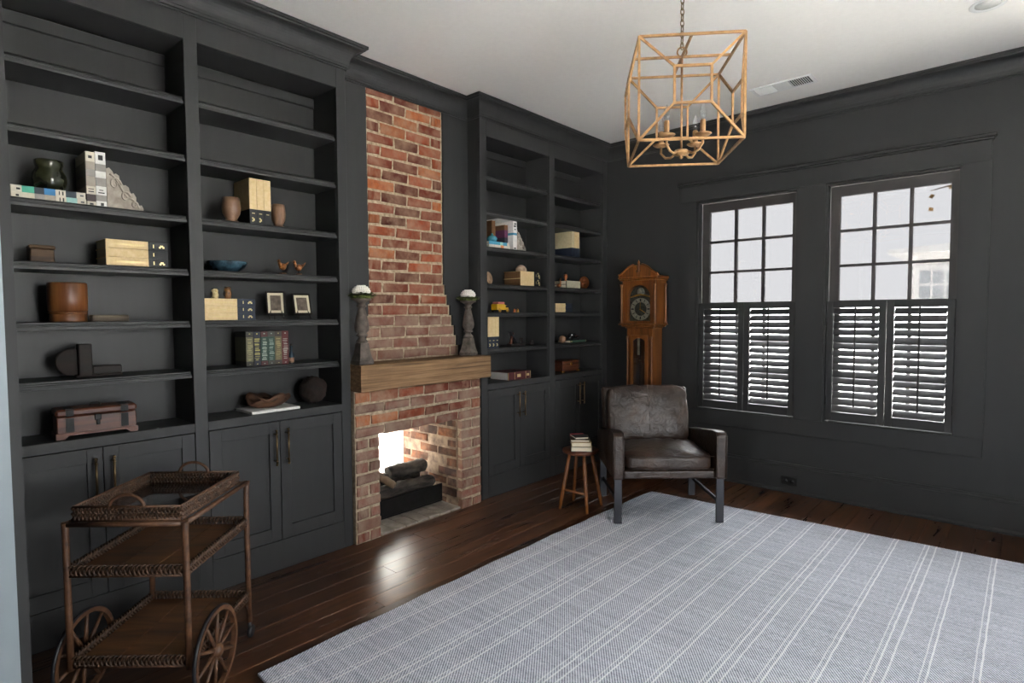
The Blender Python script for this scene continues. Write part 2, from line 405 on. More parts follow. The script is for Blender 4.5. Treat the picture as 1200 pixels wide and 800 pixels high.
# hall behind the camera
cutwall('wall_hall_back', -.31, XR+.15, 0, CEIL, [(2.6, 3.6, .8, 2.2)], -4.35, -4.2, 'y', m_pale)
struct(MB().box(-.46, -.31, -4.2, .06, 0, CEIL).build('wall_hall_left', m_pale)); struct(MB().box(XR+.15, XR+.3, -4.2, .06, 0, CEIL).build('wall_hall_right', m_pale))

# crown moulding swept round the room with mitred corners
def offset_path(pts, o):
    n = len(pts); out = []
    for i in range(n):
        p0, p1, p2 = Vector(pts[i-1]), Vector(pts[i]), Vector(pts[(i+1)%n])
        d1 = (p1-p0).normalized(); d2 = (p2-p1).normalized(); n1 = Vector((d1.y,-d1.x)); n2 = Vector((d2.y,-d2.x))
        q = n1+n2; q = q/(q.dot(n1)) if q.length > 1e-6 else n1
        out.append(p1+q*o)
    return out
PATH = [(0,YN),(0,1.918),(-.127,1.918),(-.127,3.03),(0,3.03),(0,D),(XR,D),(XR,YN)]
def sweep(name, prof, path, mat, closed=True):
    mb = MB(); vs = []; n = len(path); k = len(prof)
    for o, z in prof: vs += [(p.x, p.y, z) for p in offset_path(path, o)]
    fs = [(i*n+j, i*n+(j+1)%n, ((i+1)%k)*n+(j+1)%n, ((i+1)%k)*n+j) for i in range(k) for j in range(n)]
    mb.add(vs, fs); return mb.build(name, mat)
cove = [(.018+.07*(1-math.cos(q)), 2.862+.085*math.sin(q)) for q in [PI/2*i/8 for i in range(9)]]
prof = [(0,2.838),(.008,2.838),(.008,2.846),(.016,2.848),(.016,2.86)] + cove + [(.09,2.955),(.1,2.957),(.1,2.974),(0,2.974)]
struct(sweep('trim_3', prof, PATH, m_cab), 'charcoal cove crown moulding under the ceiling')
def baseboard(name, p0, p1, nrm):
    prof = [(0,0),(.022,0),(.022,.015),(.016,.03),(.016,.2),(.022,.205),(.022,.215),(.012,.229),(0,.229)]
    mb = MB(); p0, p1, nn = Vector(p0), Vector(p1), Vector(nrm); vs = []
    for p in (p0, p1): vs += [(p.x+nn.x*o, p.y+nn.y*o, z) for o, z in prof]
    k = len(prof); fs = [(i,(i+1)%k,k+(i+1)%k,k+i) for i in range(k)] + [list(range(k))[::-1], list(range(k,2*k))]
    mb.add(vs, fs); return struct(mb.build(name, m_paint))
bb = baseboard('baseboard_back', (.002,D), (XR,D), (0,-1))
baseboard('baseboard_right', (XR,YN), (XR,D-.024), (-1,0))

# ------------------------------------------------------------------ windows
def casing():
    mb = MB(); y0, y1 = D-.022, D
    for a, b in ((.757,.905),(1.707,1.894),(2.687,2.83)): mb.box(a, b, y0, y1, .585, 2.345)
    mb.cbox(.757, 2.83, y0-.003, y1, 2.345, 2.478, .002); mb.cbox(.757, 2.83, y0-.003, y1, .4626, .585, .002)
    mb.cbox(.735, 2.852, y0-.03, y1, 2.492, 2.512, .004); mb.cbox(.745, 2.842, y0-.018, y1, 2.478, 2.492, .003)
    for a, b in WINS:                       # bead inside each opening
        mb.box(a, a+.014, y0+.006, D+.06, .585, 2.343); mb.box(b-.014, b, y0+.006, D+.06, .585, 2.343); mb.box(a, b, y0+.006, D+.06, 2.329, 2.343); mb.box(a, b, y0+.006, D+.15, .575, .592)
    return struct(mb.build('trim_4', m_paint), 'charcoal casing round the pair of windows')
casing()
def window(idx, P, u0, u1, shut):
    # P(u, d, z): u along wall, d outward depth
    root = sempty('window_%d' % idx)
    def bx(mb, ua, ub, da, db, za, zb):
        a = P(ua,da,za); b = P(ub,db,zb); lo = [min(a[i],b[i]) for i in range(3)]; hi = [max(a[i],b[i]) for i in range(3)]
        mb.box(lo[0],hi[0],lo[1],hi[1],lo[2],hi[2])
    for (za, zb, da, gm) in ((1.46, 2.329, .062, m_glass_t if shut else m_glass), (.592, 1.475, .10, m_glass)):
        g0, g1 = u0+.078, u1-.062; h0, h1 = za+(.03 if za > 1 else .06), zb-(.075 if za > 1 else .03)
        s = MB(); bx(s,u0+.014,g0,da,da+.036,za,zb); bx(s,g1,u1-.014,da,da+.036,za,zb); bx(s,g0,g1,da,da+.036,za,h0); bx(s,g0,g1,da,da+.036,h1,zb)
        s.build('sash', m_sash, root)
        for i in (1,2):
            c = g0+(g1-g0)*i/3; m = MB(); bx(m,c-.011,c+.011,da+.004,da+.032,h0,h1); m.build('muntin', m_sash, root)
            c = h0+(h1-h0)*i/3; m = MB(); bx(m,g0,g1,da+.006,da+.03,c-.010,c+.010); m.build('muntin', m_sash, root)
        for i in range(3):
            for j in range(3):
                m = MB(); bx(m, g0+(g1-g0)*i/3, g0+(g1-g0)*(i+1)/3, da+.016, da+.020, h0+(h1-h0)*j/3, h0+(h1-h0)*(j+1)/3); m.build('pane', gm, root)
    return root
window(1, lambda u,d,z: (u, D+d, z), *WINS[0], True); window(2, lambda u,d,z: (u, D+d, z), *WINS[1], True)
window(3, lambda u,d,z: (XR+d, u, z), *RWINS[0], False); window(4, lambda u,d,z: (u, D+d, z), *EXTRA_WIN, False)  # the last one fills the added opening outside the frame
t = MB()
for a, b in RWINS:
    t.box(XR-.022, XR, a-.12, a, .46, 2.48); t.box(XR-.022, XR, b, b+.12, .46, 2.48); t.box(XR-.022, XR, a, b, 2.343, 2.48); t.box(XR-.022, XR, a, b, .46, .585)
a, b = EXTRA_WIN; t.box(a-.12, a, D-.022, D, .46, 2.48); t.box(b, b+.12, D-.022, D, .46, 2.48); t.box(a, b, D-.022, D, 2.343, 2.48); t.box(a, b, D-.022, D, .46, .585)
struct(t.build('trim_5', m_paint), 'charcoal casing round the unseen side windows')
# half-height plantation shutters
def shutter(x0, x1, label):
    r = thing('shutter_panel', label, 'shutter', ((x0+x1)/2, D-.004, .601), 0, 'half-height louvred shutters')
    h = .882; hw = (x1-x0)/2 - .0015; st = .043; zl0, zl1 = .064, .834
    for s in (-1, 1):
        a = s*hw; b = s*(hw-st); MB().cbox(min(a,b), max(a,b), 0, .03, 0, h, .002).build('stile', m_paint, r)
    MB().cbox(-hw+st, hw-st, 0, .03, 0, zl0, .002).build('rail', m_paint, r); MB().cbox(-hw+st, hw-st, 0, .03, zl1, h, .002).build('rail', m_paint, r)
    n = 15; pt = (zl1-zl0)/n; me = None; iw = hw-st-.002; ang = math.radians(45); wd = .031
    for i in range(n):
        if me is None:
            mb = MB(); poly = []
            for q in range(12):
                c = 2*PI*q/12; a, b = math.cos(c)*wd, math.sin(c)*.0045; poly.append((a*math.cos(ang)-b*math.sin(ang)*1, a*math.sin(ang)+b*math.cos(ang)))
            mb.prism(poly, -iw, iw, 'x'); o = mb.build('louver', m_louver, r); me = o.data
        else: o = link('louver', me, r)
        o.location = (0, .022, zl0+pt*(i+.5))
    MB().cbox(-.006, .006, -.012, -.002, zl0+.05, zl1+.012, .002).build('tilt_rod', m_paint, r)
    for z in (.12, .7): MB().cbox(hw-.006 if x1 > 2.5 or 1.6 < x1 < 1.75 else -hw, hw if x1 > 2.5 or 1.6 < x1 < 1.75 else -hw+.006, -.005, -.0002, z, z+.06, .001).build('hinge', m_dark, r)
    return r
shutter(.921, 1.302, 'left shutter of the window nearer the clock, louvres tilted')
shutter(1.302, 1.692, 'right shutter of the window nearer the clock, louvres tilted')
shutter(1.909, 2.287, 'left shutter of the window farther from the clock')
shutter(2.287, 2.672, 'rightmost louvred shutter in the picture')

# outside: pale house and a bit of tree
struct(MB().box(-60, 60, -60, 60, -.62, -.6).build('ground', plain('pale_gravel', '#cfcdc8', .95)))
m_house = plain('house_white', '#fbfaf8', .7, var=.01, bump=0)
hs = thing('neighbour_house', 'pale clapboard house faintly seen through the right window', 'house', (3.6, 11.5, -.6))
for i in range(20): MB().cbox(-2.1, 3.4, -.012, .05, i*.148, i*.148+.156, .004).build('siding_board', m_house, hs)
MB().box(-2.1, 3.4, .05, 4, 0, 2.96).build('wall', m_house, hs)
MB().prism([(-2.35,2.96),(3.65,2.96),(3.65,3.02),(.65,3.2),(-2.35,3.02)], -.25, 4.2, 'y').build('roof', plain('pale_shingle', '#f0f0ee', .9), hs)
wn = MB().box(-1.99, -1.18, -.06, -.012, 1.4, 2.74).build('window', m_house, hs)
m_hp = plain('house_pane', '#c3c7cb', .2)
for i in range(4):
    for j in range(5): MB().box(-1.93+i*.178, -1.785+i*.178, -.066, -.06, 1.46+j*.25, 1.67+j*.25).build('pane', m_hp, wn)
tr = thing('tree_branch', 'bare branch with a few leaves outside the right window', 'branch', (2.3, 7.1, 2.45))
MB().tube([(.9,0,.55),(.5,.05,.32),(.2,0,.2),(-.04,.03,.16)], [.018,.014,.009,.004], 6).build('bough', m_branch, tr)
for i in range(12):
    MB().add([(0,0,0),(.03,.01,.02),(.06,0,0),(.03,-.01,-.025)], [(0,1,2,3)]).build('leaf', plain('dry_leaf', '#8a6a3a', .7), tr, (random.uniform(-.06,.5), random.uniform(-.05,.05), random.uniform(-.08,.2)), (random.uniform(-1,1), random.uniform(-1,1), random.uniform(-1,1)))
# room beyond the see-through fireplace: white board wall
wv = struct(MB().box(-2.3, -2.2, .5, 6.5, -.1, 2.2).build('wall_beyond', m_white), 'white board wall beyond the fireplace')
for i in range(11): MB().cbox(-2.2, -2.185, .5, 6.5, .02+i*.15, .165+i*.15, .004).build('board', m_white, wv)
struct(MB().box(-1.75, -.47, .5, 5.6, 1.9, 2.0).build('shade_roof_beyond', m_white)); struct(MB().box(-.66, -.56, .5, 1.9, 0, 1.9).build('wall_beyond_near', m_white)); struct(MB().box(-.66, -.56, 3.02, 6.5, 0, 1.9).build('wall_beyond_far', m_white))  # the partial roof is added to keep sky light off the firebox
fb = struct(MB().box(-2.2, -.66, .5, 6.5, -.12, -.03).build('floor_beyond', m_white), 'white boards beyond the fireplace')
for i in range(11): MB().cbox(-2.18+i*.138, -2.047+i*.138, .5, 6.5, -.03, -.008, .003).build('board', m_white, fb)

# ------------------------------------------------------------------ built-in bookcases
ZL = [2.452, 2.178, 1.885, 1.629, 1.377, 1.128]; ZR = [2.437, 2.176, 1.912, 1.632, 1.415, 1.138]
ZB, ZT, XB = .872, 2.72, -.262
SHP = [(0,0),(-.009,0),(-.013,-.003),(-.013,-.009),(-.006,-.012),(-.006,-.016),(-.001,-.018),(0,-.022),(-.001,-.032),(-.008,-.034)]
def bookcase(name, label, y0, y1, bays, zs, door_gap):
    r = thing(name, label, 'bookcase', (0, (y0+y1)/2, 0)); yc = (y0+y1)/2
    def B(n, x0, x1, a, b, z0, z1, c=.0015, par=r, m=m_cab): return MB().cbox(x0, x1, a-yc, b-yc, z0, z1, c).build(n, m, par)
    ed = [y0] + [v for b in bays for v in b] + [y1]
    for i in range(0, len(ed), 2): B('stile', -.02, 0, ed[i], ed[i+1], 0, 2.845)
    for i, (a, b) in enumerate(bays):
        B('top_rail', -.02, -.0003, a, b, ZT, 2.845); B('counter_rail', -.02, -.0003, a, b, .8265, ZB); B('toe_rail', -.02, -.0003, a, b, 0, .163)
        B('counter', XB, -.0205, a, b, ZB-.02, ZB); B('top_board', XB, -.0205, a, b, ZT, ZT+.02)
        B('back_panel', XB-.016, XB, a-.01, b+.01, 0, 2.845)
        B('back_trim', XB, XB+.014, a, b, 2.655, 2.715, .004)
        for z in zs:
            mb = MB(); poly = [(-.02+p[0], z+p[1]) for p in SHP] + [(XB, z-.034), (XB, z)]
            mb.prism(poly, a-yc+.001, b-yc-.001, 'y'); mb.build('shelf', m_cab, r)
        mid = door_gap[i]
        for (da, db, hs_) in ((a+.003, mid-.0015, 1), (mid+.0015, b-.003, -1)):
            z0, z1, fr = .166, .823, .058; dr = MB(); A, Bb = da-yc, db-yc
            dr.cbox(-.02, -.0005, A, A+fr, z0, z1, .001); dr.cbox(-.02, -.0005, Bb-fr, Bb, z0, z1, .001)
            dr.cbox(-.02, -.0005, A+fr, Bb-fr, z0, z0+.072, .001); dr.cbox(-.02, -.0005, A+fr, Bb-fr, z1-.064, z1, .001)
            d = dr.build('door', m_cab, r)
            MB().box(-.02, -.0105, A+fr, Bb-fr, z0+.07, z1-.06).build('door_panel', m_cab, d)
            hy = (Bb-.032) if hs_ > 0 else (A+.032)
            hb = MB(); hb.tube([(.03,hy,.592),(.03,hy,.778)], .0052, 8); hb.tube([(0,hy,.612),(.03,hy,.612)], .0042, 6); hb.tube([(0,hy,.758),(.03,hy,.758)], .0042, 6)
            for z in (.592, .612, .758, .778): hb.ball((.03,hy,z), .0072, 6)
            hb.build('handle', m_bronze, d)
    for i in range(0, len(ed), 2):
        s0, s1 = ed[i], ed[i+1]
        if i == 0: B('side_panel', XB, -.0203, s0, s1, 0, 2.845)
        elif i == len(ed)-2: B('side_panel', XB, -.0203, s0, s1, 0, 2.845)
        else: B('divider', XB, -.0203, s0, s1, 0, 2.845)
    return r
bookcase('built_in_bookcase', 'charcoal built-in bookcase left of the fireplace, behind the tea cart', .237, 1.918, [(.295,1.0445),(1.1056,1.857)], ZL, [.664,1.473])
bookcase('built_in_bookcase', 'charcoal built-in bookcase between the fireplace and the window wall', 3.03, D-.002, [(3.101,3.854),(3.926,4.670)], ZR, [3.466,4.292])

# ------------------------------------------------------------------ fireplace
fp = thing('brick_fireplace', 'exposed red brick chimney and see-through fireplace between the bookcases', 'fireplace', (0, 2.46, 0))
YC = 2.46
C0, CH = 1.10, .0738      # upper brickwork starts above mantel
def left_edge(z): return 2.15 if z > 1.52 else 2.15 - .045*(1.52-z)/.42
def right_edge(z): return 2.782 if z > 1.62 else 2.782 + .15*(1.62-z)/.5
# painted boards either side of the upper brickwork (structure) with stepped edges following the courses
stepL = []; stepR = []
nc = 24
for i in range(nc):
    za, zb = C0+i*CH, min(C0+(i+1)*CH, 2.85); zm = (za+zb)/2; l = left_edge(zm)-.004+random.uniform(-.002,.002); q = right_edge(zm)+.004+random.uniform(-.002,.002)
    stepL += [(l,za),(l,zb)]; stepR += [(q,za),(q,zb)]
wl = MB(); wl.prism([(1.918,.95),(stepL[0][0],.95)]+stepL+[(1.918,stepL[-1][1])], -.155, -.127, 'x'); wl.prism([(3.03,.95),(stepR[0][0],.95)]+stepR+[(3.03,stepR[-1][1])], -.155, -.127, 'x')
struct(wl.build('wall_chimney', m_cab), 'charcoal boards either side of the chimney brick')
core = MB(); core.box(-.31, -.143, 2.07-YC, 2.96-YC, .9, 2.97); core.build('upper_mortar', m_mortar, fp)
core = MB(); core.box(-.655, .021, 1.926-YC, 2.098-YC, 0, .94); core.box(-.655, .021, 2.800-YC, 2.992-YC, 0, .94); core.box(-.655, .021, 2.098-YC, 2.800-YC, .662, .94)
core.build('lower_mortar', m_mortar, fp)
MB().box(-.655, .02, 2.098-YC, 2.80-YC, -.017, .004).build('hearth_bed', m_mortar_s, fp)
MB().box(-.31, -.05, 1.93-YC, 2.99-YC, .94, .96).build('ledge_mortar', m_mortar, fp)
MB().box(-.655, -.015, 2.7955-YC, 2.7995-YC, .005, .66).build('firebox_mortar', m_mortar_s, fp)
# the brick meshes: three rough variants, unit length along y
BR = []
for q in range(4):
    mb = MB(); mb.cbox(-.05, 0, -.5, .5, -.031, .031, .004, 0)
    vs = []
    for p in mb.v: vs.append((p[0]+random.uniform(-.0025,.0025), p[1]+random.uniform(-.03,.03), p[2]+random.uniform(-.005,.005)))
    mb.v = vs; o = mb.build('brick', m_brick, fp); BR.append(o.data); bpy.data.objects.remove(o)
BRM = {}
def brickmesh(q, mat):
    k = (q, mat.name)
    if k not in BRM:
        me = BR[q].copy(); me.materials.clear(); me.materials.append(mat); BRM[k] = me
    return BRM[k]
def brick(xf, y0, y1, z, h, mat, axis='y', fix=0):
    L = (y1-y0)-random.uniform(.013,.022)
    if L < .02: return
    o = link('brick', brickmesh(random.randrange(4), mat), fp)
    dx = random.uniform(-.003,.003)
    if axis == 'y':
        o.location = (xf+dx, (y0+y1)/2-YC, z); o.scale = (1, L, (h-random.uniform(.013,.020))/.062); o.rotation_euler = (random.uniform(-.02,.02), 0, random.uniform(-.012,.012))
    else:   # runs along x on a face looking toward -y
        o.location = ((y0+y1)/2, fix-YC+dx, z); o.scale = (1, L, (h-random.uniform(.013,.020))/.062); o.rotation_euler = (0, 0, -PI/2)
    return o
def course(xf, a, b, z, h, mat, off, BLn=.212):
    y = a - off
    while y < b-.02:
        y1 = y+BLn*random.uniform(.96,1.04); s, e = max(y, a), min(y1, b)
        if b-y1 < .05: e = b; y1 = b
        if e-s < .05 and e < b: e = s+.06; y1 = e
        brick(xf, s, e, z, h, mat); y = y1
for i in range(nc):
    zm = C0+(i+.5)*CH
    if zm > 2.86: break
    course(-.137, left_edge(zm), right_edge(zm), zm, CH, m_brick if i > 3 else m_brickd, 0 if i%2 else .106)
h = .0722; top = .935
for i in range(13):
    zm = top-(i+.5)*h
    if i < 4 or zm-h/2 > .655: course(.03, 1.926, 2.996, zm, h, m_brick if i in (0,2) else m_brickd, 0 if i%2 else .1)
    else:
        if i%2: brick(.03, 1.926, 2.105, zm, h, m_brickd)
        else: brick(.03, 1.926, 2.02, zm, h, m_brickd); brick(.03, 2.02, 2.105, zm, h, m_brickd)
        if i%2: brick(.03, 2.79, 2.996, zm, h, m_brickd)
        else: brick(.03, 2.79, 2.9, zm, h, m_brickd); brick(.03, 2.9, 2.996, zm, h, m_brickd)
        xs = [-.655,-.44,-.23,-.02] if i%2 else [-.655,-.55,-.34,-.13,-.02]
        for q in range(len(xs)-1): brick(0, xs[q], xs[q+1], zm, h, m_bricks, 'x', 2.793)
for i in range(7):
    y = 2.11+i*.098
    MB().cbox(-.33, .018, y-YC, y+.094-YC, .002, .016+random.uniform(0,.003), .003, 0).build('hearth_slab', m_hearth, fp)
for i in range(4):   # rear of hearth
    MB().cbox(-.64, -.335, 2.11+i*.17-YC, 2.275+i*.17-YC, .002, .012, .003).build('hearth_slab', m_hearth, fp)
# mantel beam: rough sawn, slightly uneven
mt = MB(); N = 26
ring = []
for i in range(N+1):
    y = 1.926+(3.026-1.926)*i/N; e = lambda s: random.uniform(-s,s)
    ring.append([(-.125,y,.9365),(.096+e(.003),y,.938+e(.004)),(.103+e(.002),y,.945),(.102+e(.002),y,1.02),(.103+e(.002),y,1.094+e(.002)),(.097,y,1.101+e(.001)),(-.125,y,1.1)])
vs = [p for r_ in ring for p in r_]; k = 7
fs = [(i*k+j, i*k+(j+1)%k, (i+1)*k+(j+1)%k, (i+1)*k+j) for i in range(N) for j in range(k)] + [list(range(k)), [N*k+j for j in range(k)]]
mt.add([(a,b-2.476,c-.9365) for a,b,c in vs], fs)
tag(mt.build('mantel_beam', m_mantel, None, (0,2.476,.9365)), 'rough-sawn light oak mantel beam over the firebox', 'mantel')

# burner tray and logs inside the firebox
g = thing('fire_grate', 'black steel burner tray under the charred logs', 'grate', (-.30, 2.45, .0195))
MB().cbox(-.2, .17, -.3, .3, .02, .03, .003).build('tray', m_dark, g); MB().cbox(.155, .17, -.3, .3, .03, .15, .003).build('front_plate', m_dark, g)
MB().cbox(-.2,-.185,-.3,.3,.03,.135,.003).build('rear_plate', m_dark, g)
for yy in (-.25,.25): MB().box(-.15,.12,yy-.02,yy+.02,0,.02).build('foot', m_dark, g)
for i in range(9): MB().tube([(-.185,-.27+i*.0675,.10),(.155,-.27+i*.0675,.10)], .007, 6).build('bar', m_dark, g)
def log(label, p0, p1, r, mat, seed, bumpy=.12):
    rnd = random.Random(seed); pts = []; rs = []; n = 14; p0, p1 = Vector(p0), Vector(p1)
    c = (p0+p1)/2
    for i in range(n+1):
        f = i/n; pts.append(p0.lerp(p1, f)-c+Vector((rnd.uniform(-.4,.4),rnd.uniform(-.3,.3),rnd.uniform(-.4,.4)))*r*bumpy*1.5); rs.append(r*(1+rnd.uniform(-bumpy,bumpy))*(.8 if i in (0,n) else 1))
    mb = MB(); mb.tube(pts, rs, 14)
    mb.v = [tuple(x+rnd.uniform(-.05,.05)*r for x in p) for p in mb.v]
    return tag(mb.build('log', mat, None, c), label, 'log', 'logs in the fireplace')
ZG = .13
log('thick charred log at the back of the fireplace', (-.42,2.17,ZG+.06), (-.42,2.74,ZG+.062), .056, m_log, 3)
log('thick charred log at the front of the fireplace', (-.22,2.16,ZG+.052), (-.22,2.73,ZG+.052), .05, m_log, 5)
log('charred log lying on top of the other logs', (-.335,2.42,ZG+.150), (-.31,2.74,ZG+.150), .047, m_log, 9)
log('grey bark branch leaning across the front of the logs', (-.42,2.20,ZG+.262), (-.155,2.345,ZG+.104), .027, m_branch, 11, .08)
log('short charred log end under the leaning branch', (-.33,2.14,ZG+.125), (-.31,2.40,ZG+.125), .036, m_log, 13)

# candlesticks on the mantel
def candlestick(y, x, label, dl, ml, rz):
    c = thing('candlestick', label, 'candlestick', (x, y, 1.1), rz, 'baluster candlesticks on the mantel')
    b = MB(); b.cbox(-.052,.052,-.052,.052,0,.03,.006); 
    n = 8; pr_ = [(.047,.03),(.04,.05),(.033,.09),(.028,.13)]
    for i in range(3):
        (r0,z0),(r1,z1) = pr_[i],pr_[i+1]
        b.add([(sx*r0,sy*r0,z0) for sx,sy in ((-1,-1),(1,-1),(1,1),(-1,1))]+[(sx*r1,sy*r1,z1) for sx,sy in ((-1,-1),(1,-1),(1,1),(-1,1))], [(0,1,5,4),(1,2,6,5),(2,3,7,6),(3,0,4,7),(4,5,6,7)])
    b.build('base', m_candle, c)
    MB().lathe([(.02,.125),(.034,.132),(.036,.142),(.026,.152),(.02,.162),(.02,.168),(.034,.174),(.034,.182),(.026,.188),(.04,.204),(.044,.225),(.042,.25),(.034,.285),(.026,.32),(.021,.338),(.021,.344),(.03,.35),(.03,.358),(.022,.363),(.024,.37)], 20).build('stem', m_candle, c)
    MB().lathe([(.022,.368),(.03,.378),(.045,.386),(.058,.39),(.06,.397),(.05,.4),(.01,.4)], 22).build('drip_pan', m_candle, c)
    d = thing('white_beaded_dome', dl, 'ornament', (x, y, 1.1+.428), 0, 'white beaded domes on the candlesticks')
    d.scale = (.86,.86,.9)
    MB().lathe([(.046,0),(.055,.008),(.056,.022),(.05,.037),(.035,.049),(.015,.054),(.001,.055)], 20).build('core', m_petal, d)
    bd = MB()
    for j in range(5):
        rr = (.057,.058,.053,.042,.026)[j]; zz = (.006,.018,.030,.042,.051)[j]; nb = int(rr*2*PI/.0125)
        for i in range(nb):
            q = 2*PI*(i+.5*(j%2))/nb; bd.ball((rr*math.cos(q), rr*math.sin(q), zz), .0075, 5)
    o = bd.build('beads', m_petal, d); o['kind'] = 'stuff'
    m = MB(); rnd = random.Random(y)
    for i in range(340):
        q = rnd.uniform(0,2*PI); rr = rnd.uniform(.03,.082); z = rnd.uniform(.0005,.03); a = rnd.uniform(0,6)
        p = Vector((rr*math.cos(q), rr*math.sin(q), z)); e = Vector((math.cos(a), math.sin(a), rnd.uniform(-.1,.35)))*.022; s = Vector((-math.sin(a), math.cos(a), 0))*.009
        m.add([p-e*.3, p+s+e*.3, p+e, p-s+e*.3], [(0,1,2,3)])
    m.lathe([(.03,0),(.058,.001),(.062,.014),(.045,.0275),(.01,.0275)], 16)
    tag(m.build('moss_ring', m_moss, None, (x,y,1.1+.4)), ml, 'moss', 'moss rings on the candlesticks')
candlestick(1.985, .028, 'weathered baluster candlestick on the mantel end nearer the tea cart', 'white beaded dome on the candlestick nearer the tea cart', 'green moss ring on the candlestick nearer the tea cart', .0)
candlestick(2.915, -.015, 'weathered baluster candlestick on the mantel end nearer the armchair', 'white beaded dome on the candlestick nearer the armchair', 'green moss ring on the candlestick nearer the armchair', .3)

# ------------------------------------------------------------------ rug
rg = MB(); A = [(.842,.952),(4.25,.87),(4.265,4.29),(.862,4.03)]; n = 30; cx, cy = 2.55, 2.53  # right part extended out of view to bounce sunlight upward
vs = []; fs = []
for z in (.0005, .011):
    for i in range(n+1):
        for j in range(n+1):
            u, v = i/n, j/n
            e = .004*math.sin(j*1.3+i*.2) if i in (0,n) else 0
            px = (1-u)*(1-v)*A[0][0]+u*(1-v)*A[1][0]+u*v*A[2][0]+(1-u)*v*A[3][0]+e - .02*math.sin(PI*v)*(1-u); py = (1-u)*(1-v)*A[0][1]+u*(1-v)*A[1][1]+u*v*A[2][1]+(1-u)*v*A[3][1]
            vs.append((px-cx, py-cy, z + (.0 if z < .005 else random.uniform(0,.0012))))
q = (n+1)**2
for i in range(n):
    for j in range(n):
        a, b, c, d = i*(n+1)+j, (i+1)*(n+1)+j, (i+1)*(n+1)+j+1, i*(n+1)+j+1
        fs.append((q+a,q+b,q+c,q+d)); fs.append((d,c,b,a))
for i in range(n):
    for a, b in (((i)*(n+1), (i+1)*(n+1)), (i*(n+1)+n, (i+1)*(n+1)+n), (i, i+1), (n*(n+1)+i, n*(n+1)+i+1)): fs.append((a,b,q+b,q+a))
rg.add(vs, fs, 0, False); tag(rg.build('area_rug', m_rug, None, (cx,cy,0)), 'grey blue twill rug with fine white stripes', 'rug')

# ------------------------------------------------------------------ leather armchair (local +y is the back)
FRONT = Vector((1.2875, 3.489)); rz = math.atan2(.456, .499)
ch = thing('armchair', 'brown distressed leather armchair with dark steel legs on the rug', 'armchair', (FRONT.x, FRONT.y, .0125), rz)
W2 = .338
def seam(mb, pts, r=.003): mb.tube(pts, r, 6)
for s in (-1, 1):
    poly = [(-.03,.295),(-.03,.585),(0,.605),(.06,.605),(.62,.515),(.66,.50),(.66,.295)]
    a = MB(); xs = (s*(W2-.035), s*(W2+.035)); a.prism(poly, min(xs), max(xs), 'x')
    o = a.build('arm', m_leather, ch); bv = o.modifiers.new('bevel', 'BEVEL'); bv.width = .014; bv.segments = 3
    p = MB(); seam(p, [(s*(W2+.033), y, z) for y, z in [(-.03,.30),(-.031,.58),(0,.603),(.06,.603),(.62,.513)]]); seam(p, [(s*(W2-.033), y, z) for y, z in [(-.03,.30),(-.031,.58),(0,.603),(.06,.603),(.62,.513)]])
    p.build('piping', m_leather, o)
o = MB().box(-W2+.036, W2-.036, -.012, .6, .298, .352).build('seat_base', m_leather, ch); bv = o.modifiers.new('bevel', 'BEVEL'); bv.width = .012; bv.segments = 3
cu = MB().pillow(0, .245, .405, W2-.038, .278, .055, 6, 16, .5, .0024, seed=2).build('seat_cushion', m_leather, ch)
p = MB(); seam(p, [(x*(W2-.042), -.028, .45) for x in [-.97,-.5,0,.5,.97]]); seam(p, [(x*(W2-.042), -.028, .368) for x in [-.97,-.5,0,.5,.97]]); p.build('piping', m_leather, cu)
bk = MB(); bk.M = Matrix.Translation((0,.55,.30)) @ Matrix.Rotation(math.radians(-14), 4, 'X')
bk.cbox(-W2+.008, W2-.008, .03, .085, 0, .545, .014); o = bk.build('backrest', m_leather, ch)
bc = MB(); bc.M = Matrix.Translation((0,.46,.44)) @ Matrix.Rotation(math.radians(-15), 4, 'X') @ Matrix.Rotation(PI/2, 4, 'X')
bc.pillow(-.024, .205, -.005, W2-.038, .215, .066, 6, 18, .40, .0016, seed=5); o = bc.build('back_cushion', m_leather, ch)
p = MB(); p.M = bc.M; seam(p, [(-.024, .01+.4*i/10, .066*(1+.40*(1-(i/5-1)**2))-.004) for i in range(11)], .0022); p.build('seam', m_leather, o)
for s in (-1, 1):
    for y in (0, .585): MB().cbox(s*W2-.025, s*W2+.025, y-.009, y+.009, 0, .3, .002).build('leg', m_steel, ch)
    MB().cbox(s*W2-.008, s*W2+.008, .009, .576, .125, .15, .002).build('side_rail', m_steel, ch)
    MB().cbox(s*W2-.012, s*W2+.012, .009, .576, .285, .296, .001).build('bracket', m_steel, ch)

# ------------------------------------------------------------------ stool with books
SX, SY = .645, 3.392
st = thing('stool', 'small round four-legged wooden stool left of the armchair', 'stool', (SX, SY, 0))
MB().lathe([(.03,.395),(.105,.397),(.128,.405),(.132,.416),(.13,.425),(.12,.43),(.02,.428)], 32).build('seat', m_chestw, st)
feet = [(-.09,-.13),(.119,-.089),(.095,.13),(-.128,.09)]
for fx, fy in feet:
    a = Vector((fx,fy,0)); b = Vector((fx*.52,fy*.52,.40)); pts = []; rs = []
    for f, r_ in ((0,.010),(.25,.0135),(.36,.0125),(.37,.015),(.40,.0125),(.43,.015),(.45,.0125),(.7,.0145),(1,.011)): pts.append(a.lerp(b,f)); rs.append(r_)
    MB().tube(pts, rs, 10).build('leg', m_stoolw, st)
def lp(i, z): a = Vector((*feet[i],0)); b = Vector((feet[i][0]*.52,feet[i][1]*.52,.40)); return a.lerp(b, z/.40)
MB().tube([lp(0,.14), lp(1,.13)], .009, 8).build('stretcher', m_stoolw, st)

